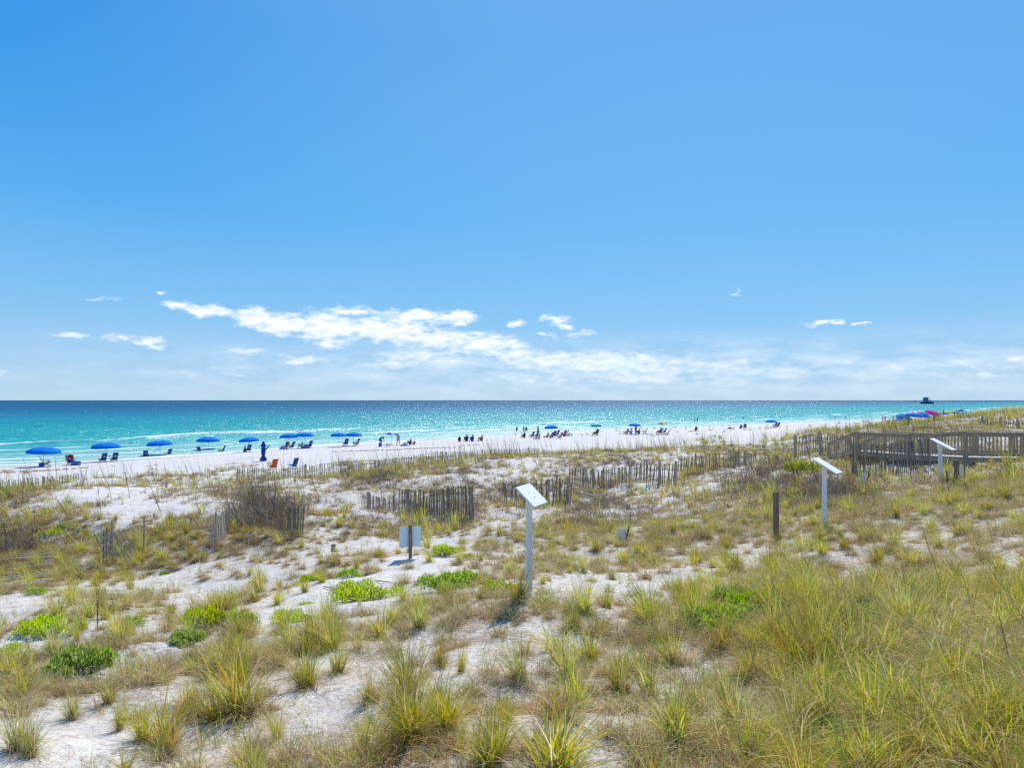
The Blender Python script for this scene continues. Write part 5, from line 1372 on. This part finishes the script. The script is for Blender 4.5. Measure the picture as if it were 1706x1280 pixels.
def P_chair():
    J = dict(pelvis=(0, -.13, .42), chest=(0, -.29, .74), neck=(0, -.36, .92), head=(0, -.35, 1.045), face=(0, 1, -.05))
    for s, c in ((-1, 'L'), (1, 'R')):
        J['sh'+c] = (s*.175, -.33, .86); J['el'+c] = (s*.27, -.16, .67); J['wr'+c] = (s*.29, .10, .655)
        J['hi'+c] = (s*.09, -.08, .42); J['kn'+c] = (s*.11, .36, .54); J['an'+c] = (s*.12, .62, .12); J['to'+c] = (s*.13, .76, .06)
    return J
def P_bend():
    J = dict(pelvis=(0, -.12, .92), chest=(0, .20, 1.08), neck=(0, .37, 1.12), head=(0, .49, 1.10), face=(0, .6, -.8))
    for s, c in ((-1, 'L'), (1, 'R')):
        J['sh'+c] = (s*.17, .32, 1.07); J['el'+c] = (s*.20, .36, .80); J['wr'+c] = (s*.16, .46, .58)
        J['hi'+c] = (s*.09, -.12, .89); J['kn'+c] = (s*.11, -.02, .48); J['an'+c] = (s*.11, -.08, .075); J['to'+c] = (s*.13, .08, .035)
    return J
POSE = {}
for k, j in dict(stand=P_stand(), walk=P_stand(.75), hold=P_stand(.1, .7), sit=P_sit(.12, .55), lean=P_sit(.50, .15), chair=P_chair(), bend=P_bend()).items(): POSE[k] = person_meshes(j)
def person(label, loc, yaw, pose, skin, hair, top, bottom, scale=1., group=None):
    o = thing('person', loc, label, 'person', R(yaw), group, scale); P = POSE[pose]
    def part(nm, mat):
        c = link(bpy.data.objects.new(nm, P[nm])); c.parent = o; c.material_slots[0].link = 'OBJECT'; c.material_slots[0].material = mat
    part('body', M_SKIN[skin]); part('hair', M_HAIR[hair]); part('eye_pair', M_EYE)
    if top: part('top', top)
    if bottom: part('bottom', bottom)
    return o
G = 'people on the beach'
for (u, v, yaw, pose, sk, ha, tp, bt, sc, lab) in [
 (503,747,30,'sit',1,1,M_GREEN,M_GREEN,1.05,'person wrapped in a sea green towel sitting under an umbrella'),
 (479,749.6,60,'sit',1,0,M_WHITE,M_RED,.85,'person sitting on the sand below the chair with the red towel'),
 (634.5,743.8,-75,'bend',1,1,M_TEAL,M_DKBL,1.08,'person in a teal shirt bending over a low light blue chair'),
 (663.5,743.3,-60,'walk',1,0,M_PINKC,M_CORAL,.98,'girl in pink shorts and pale top walking along the beach'),
 (683.5,741.5,20,'sit',1,1,M_DKBL,M_BLACK,1.0,'person in dark swimwear sitting right of the lilac bag'),
 (690.5,741.4,10,'sit',1,1,M_CORAL,M_CORAL,.72,'small child in coral sitting close to the adult in dark swimwear'),
 (765.5,736.3,-40,'sit',1,0,M_BLACK,M_BLACK,1.0,'person in black sitting leftmost in the row of four'),
 (777.5,736,-20,'sit',1,0,M_DKBL,M_DKBL,1.25,'tallest sitting person, grey blue top, in the row of four'),
 (787,736,-20,'sit',2,0,M_NAVY,M_NAVY,1.2,'person in a navy top sitting third in the row of four'),
 (802.5,735.3,10,'sit',1,1,M_RED,M_RED,1.1,'hunched person in a red shirt at the right end of the row of four'),
 (873.5,729.8,0,'sit',1,0,M_DKBL,M_DKBL,1.1,'dark haired person sitting low left of the blue chairs'),
 (896.5,728.6,70,'stand',0,1,None,M_BLACK,1.12,'bare backed bather standing at the water edge beside chairs'),
 (898.5,732.2,60,'sit',0,2,M_WHITE,M_WHITE,1.05,'person in white sitting in front of the standing bather'),
 (911,729.5,90,'lean',1,1,M_CORAL,M_CORAL,1.0,'person leaning back on the sand left of the crowded middle umbrella'),
 (940,727.6,30,'sit',1,0,M_RED,M_BLACK,1.05,'person in red sitting in the crowded middle cluster'),
 (946.5,725.8,0,'sit',0,1,M_METAL,M_DKBL,1.15,'person in grey sitting beside the grey bag heap'),
 (1051.5,724.6,20,'sit',0,1,M_LIL,M_LIL,1.35,'person in a lilac wrap sitting right of the dark navy chair'),
 (1059.5,724.6,-30,'hold',1,1,M_ORANGE,M_TEAL,.95,'child in an orange top and teal shorts standing under an umbrella'),
 (1064.5,724,0,'sit',1,1,M_TEAL,M_TEAL,1.2,'person in teal sitting behind the standing child'),
 (1159.5,718.2,110,'lean',1,0,M_BLACK,M_BLACK,1.1,'sunbather leaning back on a mat on the far open beach'),
 (1234,714.8,100,'lean',1,0,M_BLACK,M_RED,1.15,'person leaning back beside the far blue chair'),
 (1470.8,704,30,'stand',1,1,None,M_DKBL,1.05,'taller one of a couple standing on the far beach'),
 (1474.6,704,-20,'stand',1,0,M_CORAL,M_CORAL,.98,'shorter one of a couple standing on the far beach'),
 (1489,703.5,0,'stand',1,0,M_DKBL,M_DKBL,.95,'person in dark clothes standing left of the big striped umbrella'),
 (1481,704.2,20,'sit',1,0,M_CORAL,M_RED,1.1,'person sitting on the sand between the couple and the striped umbrella'),
 (1494,703.6,-30,'sit',0,1,M_TEAL,M_TEAL,1.2,'person in teal sitting at the foot of the striped umbrella'),
 ]:
    p = hit(u, v); person(lab, p, SEA+yaw, pose, sk, ha, tp, bt, sc, G)
def on_chair(i, label, sk, ha, tp, bt, sc=1.):
    u, v, yaw = CHAIRS[i][:3]; p = hit(u, v); person(label, p, SEA+yaw, 'chair', sk, ha, tp, bt, sc, G)
on_chair(24, 'person in black reclining in the teal chair under the turquoise umbrella', 1, 0, M_BLACK, M_BLACK)
on_chair(27, 'dark haired person seated in the left chair under the pale yellow umbrella', 2, 0, M_NAVY, M_NAVY)
on_chair(1, 'person lying back in the chair beside the wide blue box', 1, 2, M_CORAL, M_CORAL)
# bathers in the water: sunk to their depth
for (u, v, dz, yaw, lab, tp, sc) in [
 (861,719,-.45,0,'bather wading alone left of the pair in the shallows',None,1.),
 (872.6,719,-.45,20,'left one of a pair wading in the shallows',None,1.05),
 (876.6,719,-.6,-10,'right one of a pair wading in the shallows',M_DKBL,1.0),
 (859,726,-.95,0,'child splashing low in the shallows below the lone wader',M_DKBL,.8),
 (1162,702,-.8,0,'bather in black standing far out in the glittering water',M_BLACK,1.2),
 (1157.5,702,-1.45,0,'head of a swimmer beside the bather in black',M_BLACK,1.2),
 (1239,698,-1.2,0,'head and shoulders of a swimmer above the lone far umbrella',M_DKBL,1.2),
 (1391,698,-1.2,0,'far swimmer low in the water right of the lone umbrella',M_DKBL,1.2),
 (1409,697.4,-1.2,30,'farthest swimmer low in the water toward the right',M_BLACK,1.2)]:
    p = seahit(u, v); p.z = dz; person(lab, p, SEA+yaw, 'stand', 1, 0, tp, M_BLACK, sc, 'bathers in the sea')
# distant people around the colourful umbrellas
for k, (u, Y, pose, tp, lab) in enumerate([
 (1572,150,'stand',M_RED,'tiny person in red standing right of the pink umbrella'),(1590,172,'stand',M_DKBL,'tiny person standing below the plain yellow green umbrella'),
 (1596,178,'stand',M_CORAL,'tiny person in coral standing under the canopy tent'),(1622,215,'stand',M_DKBL,'tiny person right of the canopy tent'),
 (1633,225,'stand',M_WHITE,'tiny pale person at the right end of the far crowd'),(1628,230,'stand',M_NAVY,'tiny dark person near the right end of the far crowd')]):
    x = (u-HU)/FPX*Y; q = x*N[0]+Y*N[1]; z = max(g1(x, Y), -.3); person(lab, (x, Y, z), SEA+40*k, pose, 1, k % 2, tp, M_DKBL, 1.05, G)

# ------------------------------------------------------------------ boats
def workboat():
    Y = 1290; x = (1545-HU)/FPX*Y; o = thing('work_boat', (x, Y, 0), 'dark work boat with a tall square tower far out on the sea', 'boat', R(-6))
    L = 23; m = MB(); rows = []
    for t, w, z0, z1 in ((-1, 2.6, .2, 3.4), (-.8, 3.0, -.5, 3.2), (-.3, 3.1, -.5, 3.0), (.3, 3.0, -.5, 3.1), (.7, 2.2, -.5, 3.6), (.92, 1.0, -.3, 4.2), (1, .15, .8, 4.6)):
        rows.append([(t*L/2, -w, z1), (t*L/2, -w*.8, z0), (t*L/2, 0, z0-.4), (t*L/2, w*.8, z0), (t*L/2, w, z1), (t*L/2, 0, z1-.15), (t*L/2, -w, z1)])
    m.sheet(rows, .12); m.build('hull', M_HULL, o)
    m = MB(); m.box((-3.0, 0, 7.6), (7.8, 4.6, 9.8))
    for k in range(3): m.box((-3+2.4*(k-1), -2.32, 6.6), (.16, .12, 7.2)); m.box((-3, -2.32, 4+2.4*k), (7.7, .1, .16))
    m.build('tower', M_CABIN, o)
    m = MB(); m.box((5.0, 0, 4.4), (5.4, 3.6, 2.8)); m.box((4.4, 0, 6.6), (3.2, 3.0, 1.7)); c = m.build('wheelhouse', M_BWHITE, o)
    w = MB(); w.box((4.4, -1.52, 6.8), (2.6, .06, .7)); w.box((5.0, -1.83, 4.7), (4.4, .06, .7)); w.build('window', M_HULL, c)
    m = MB(); m.tube([(4.0, 0, 7.4), (4.0, 0, 12.2)], .12, 6); m.tube([(2.6, 0, 10.4), (5.4, 0, 10.4)], .08, 5); m.tube([(4, 0, 12.0), (9.6, 0, 6.4)], .05, 4); m.box((4.9, 0, 11.4), (1.6, .06, .9)); m.build('mast', M_CABIN, o)
    m = MB()
    for k in range(12): m.tube([(-10.8+k*1.6, -2.9, 3.0), (-10.8+k*1.6, -2.9, 4.1)], .04, 4)
    m.tube([(-10.8, -2.9, 4.1), (8, -2.6, 4.3)], .05, 4); m.build('guard_rail', M_BWHITE, o)
workboat()
def smallboat():
    Y = 2700; x = (1525-HU)/FPX*Y; o = thing('motor_yacht', (x, Y, 0), 'tiny white boat on the horizon left of the work boat', 'boat', R(8)); m = MB(); rows = []; L = 16
    for t, w, z1 in ((-1, 2.2, 2), (-.3, 2.4, 2.0), (.4, 2.0, 2.4), (.85, .8, 3), (1, .1, 3.2)): rows.append([(t*L/2, -w, z1), (t*L/2, -w*.7, -.3), (t*L/2, w*.7, -.3), (t*L/2, w, z1), (t*L/2, -w, z1)])
    m.sheet(rows, .1); m.build('hull', M_BWHITE, o); m = MB(); m.box((-.5, 0, 3.4), (7, 3.2, 2.6)); m.box((-1, 0, 5.4), (4, 2.6, 1.4)); c = m.build('cabin', M_BWHITE, o)
    w = MB(); w.box((-.5, -1.63, 3.8), (6, .06, .8)); w.build('window', M_HULL, c); m = MB(); m.tube([(-1, 0, 6), (-1, 0, 9.5)], .08, 5); m.build('mast', M_CABIN, o)
smallboat()
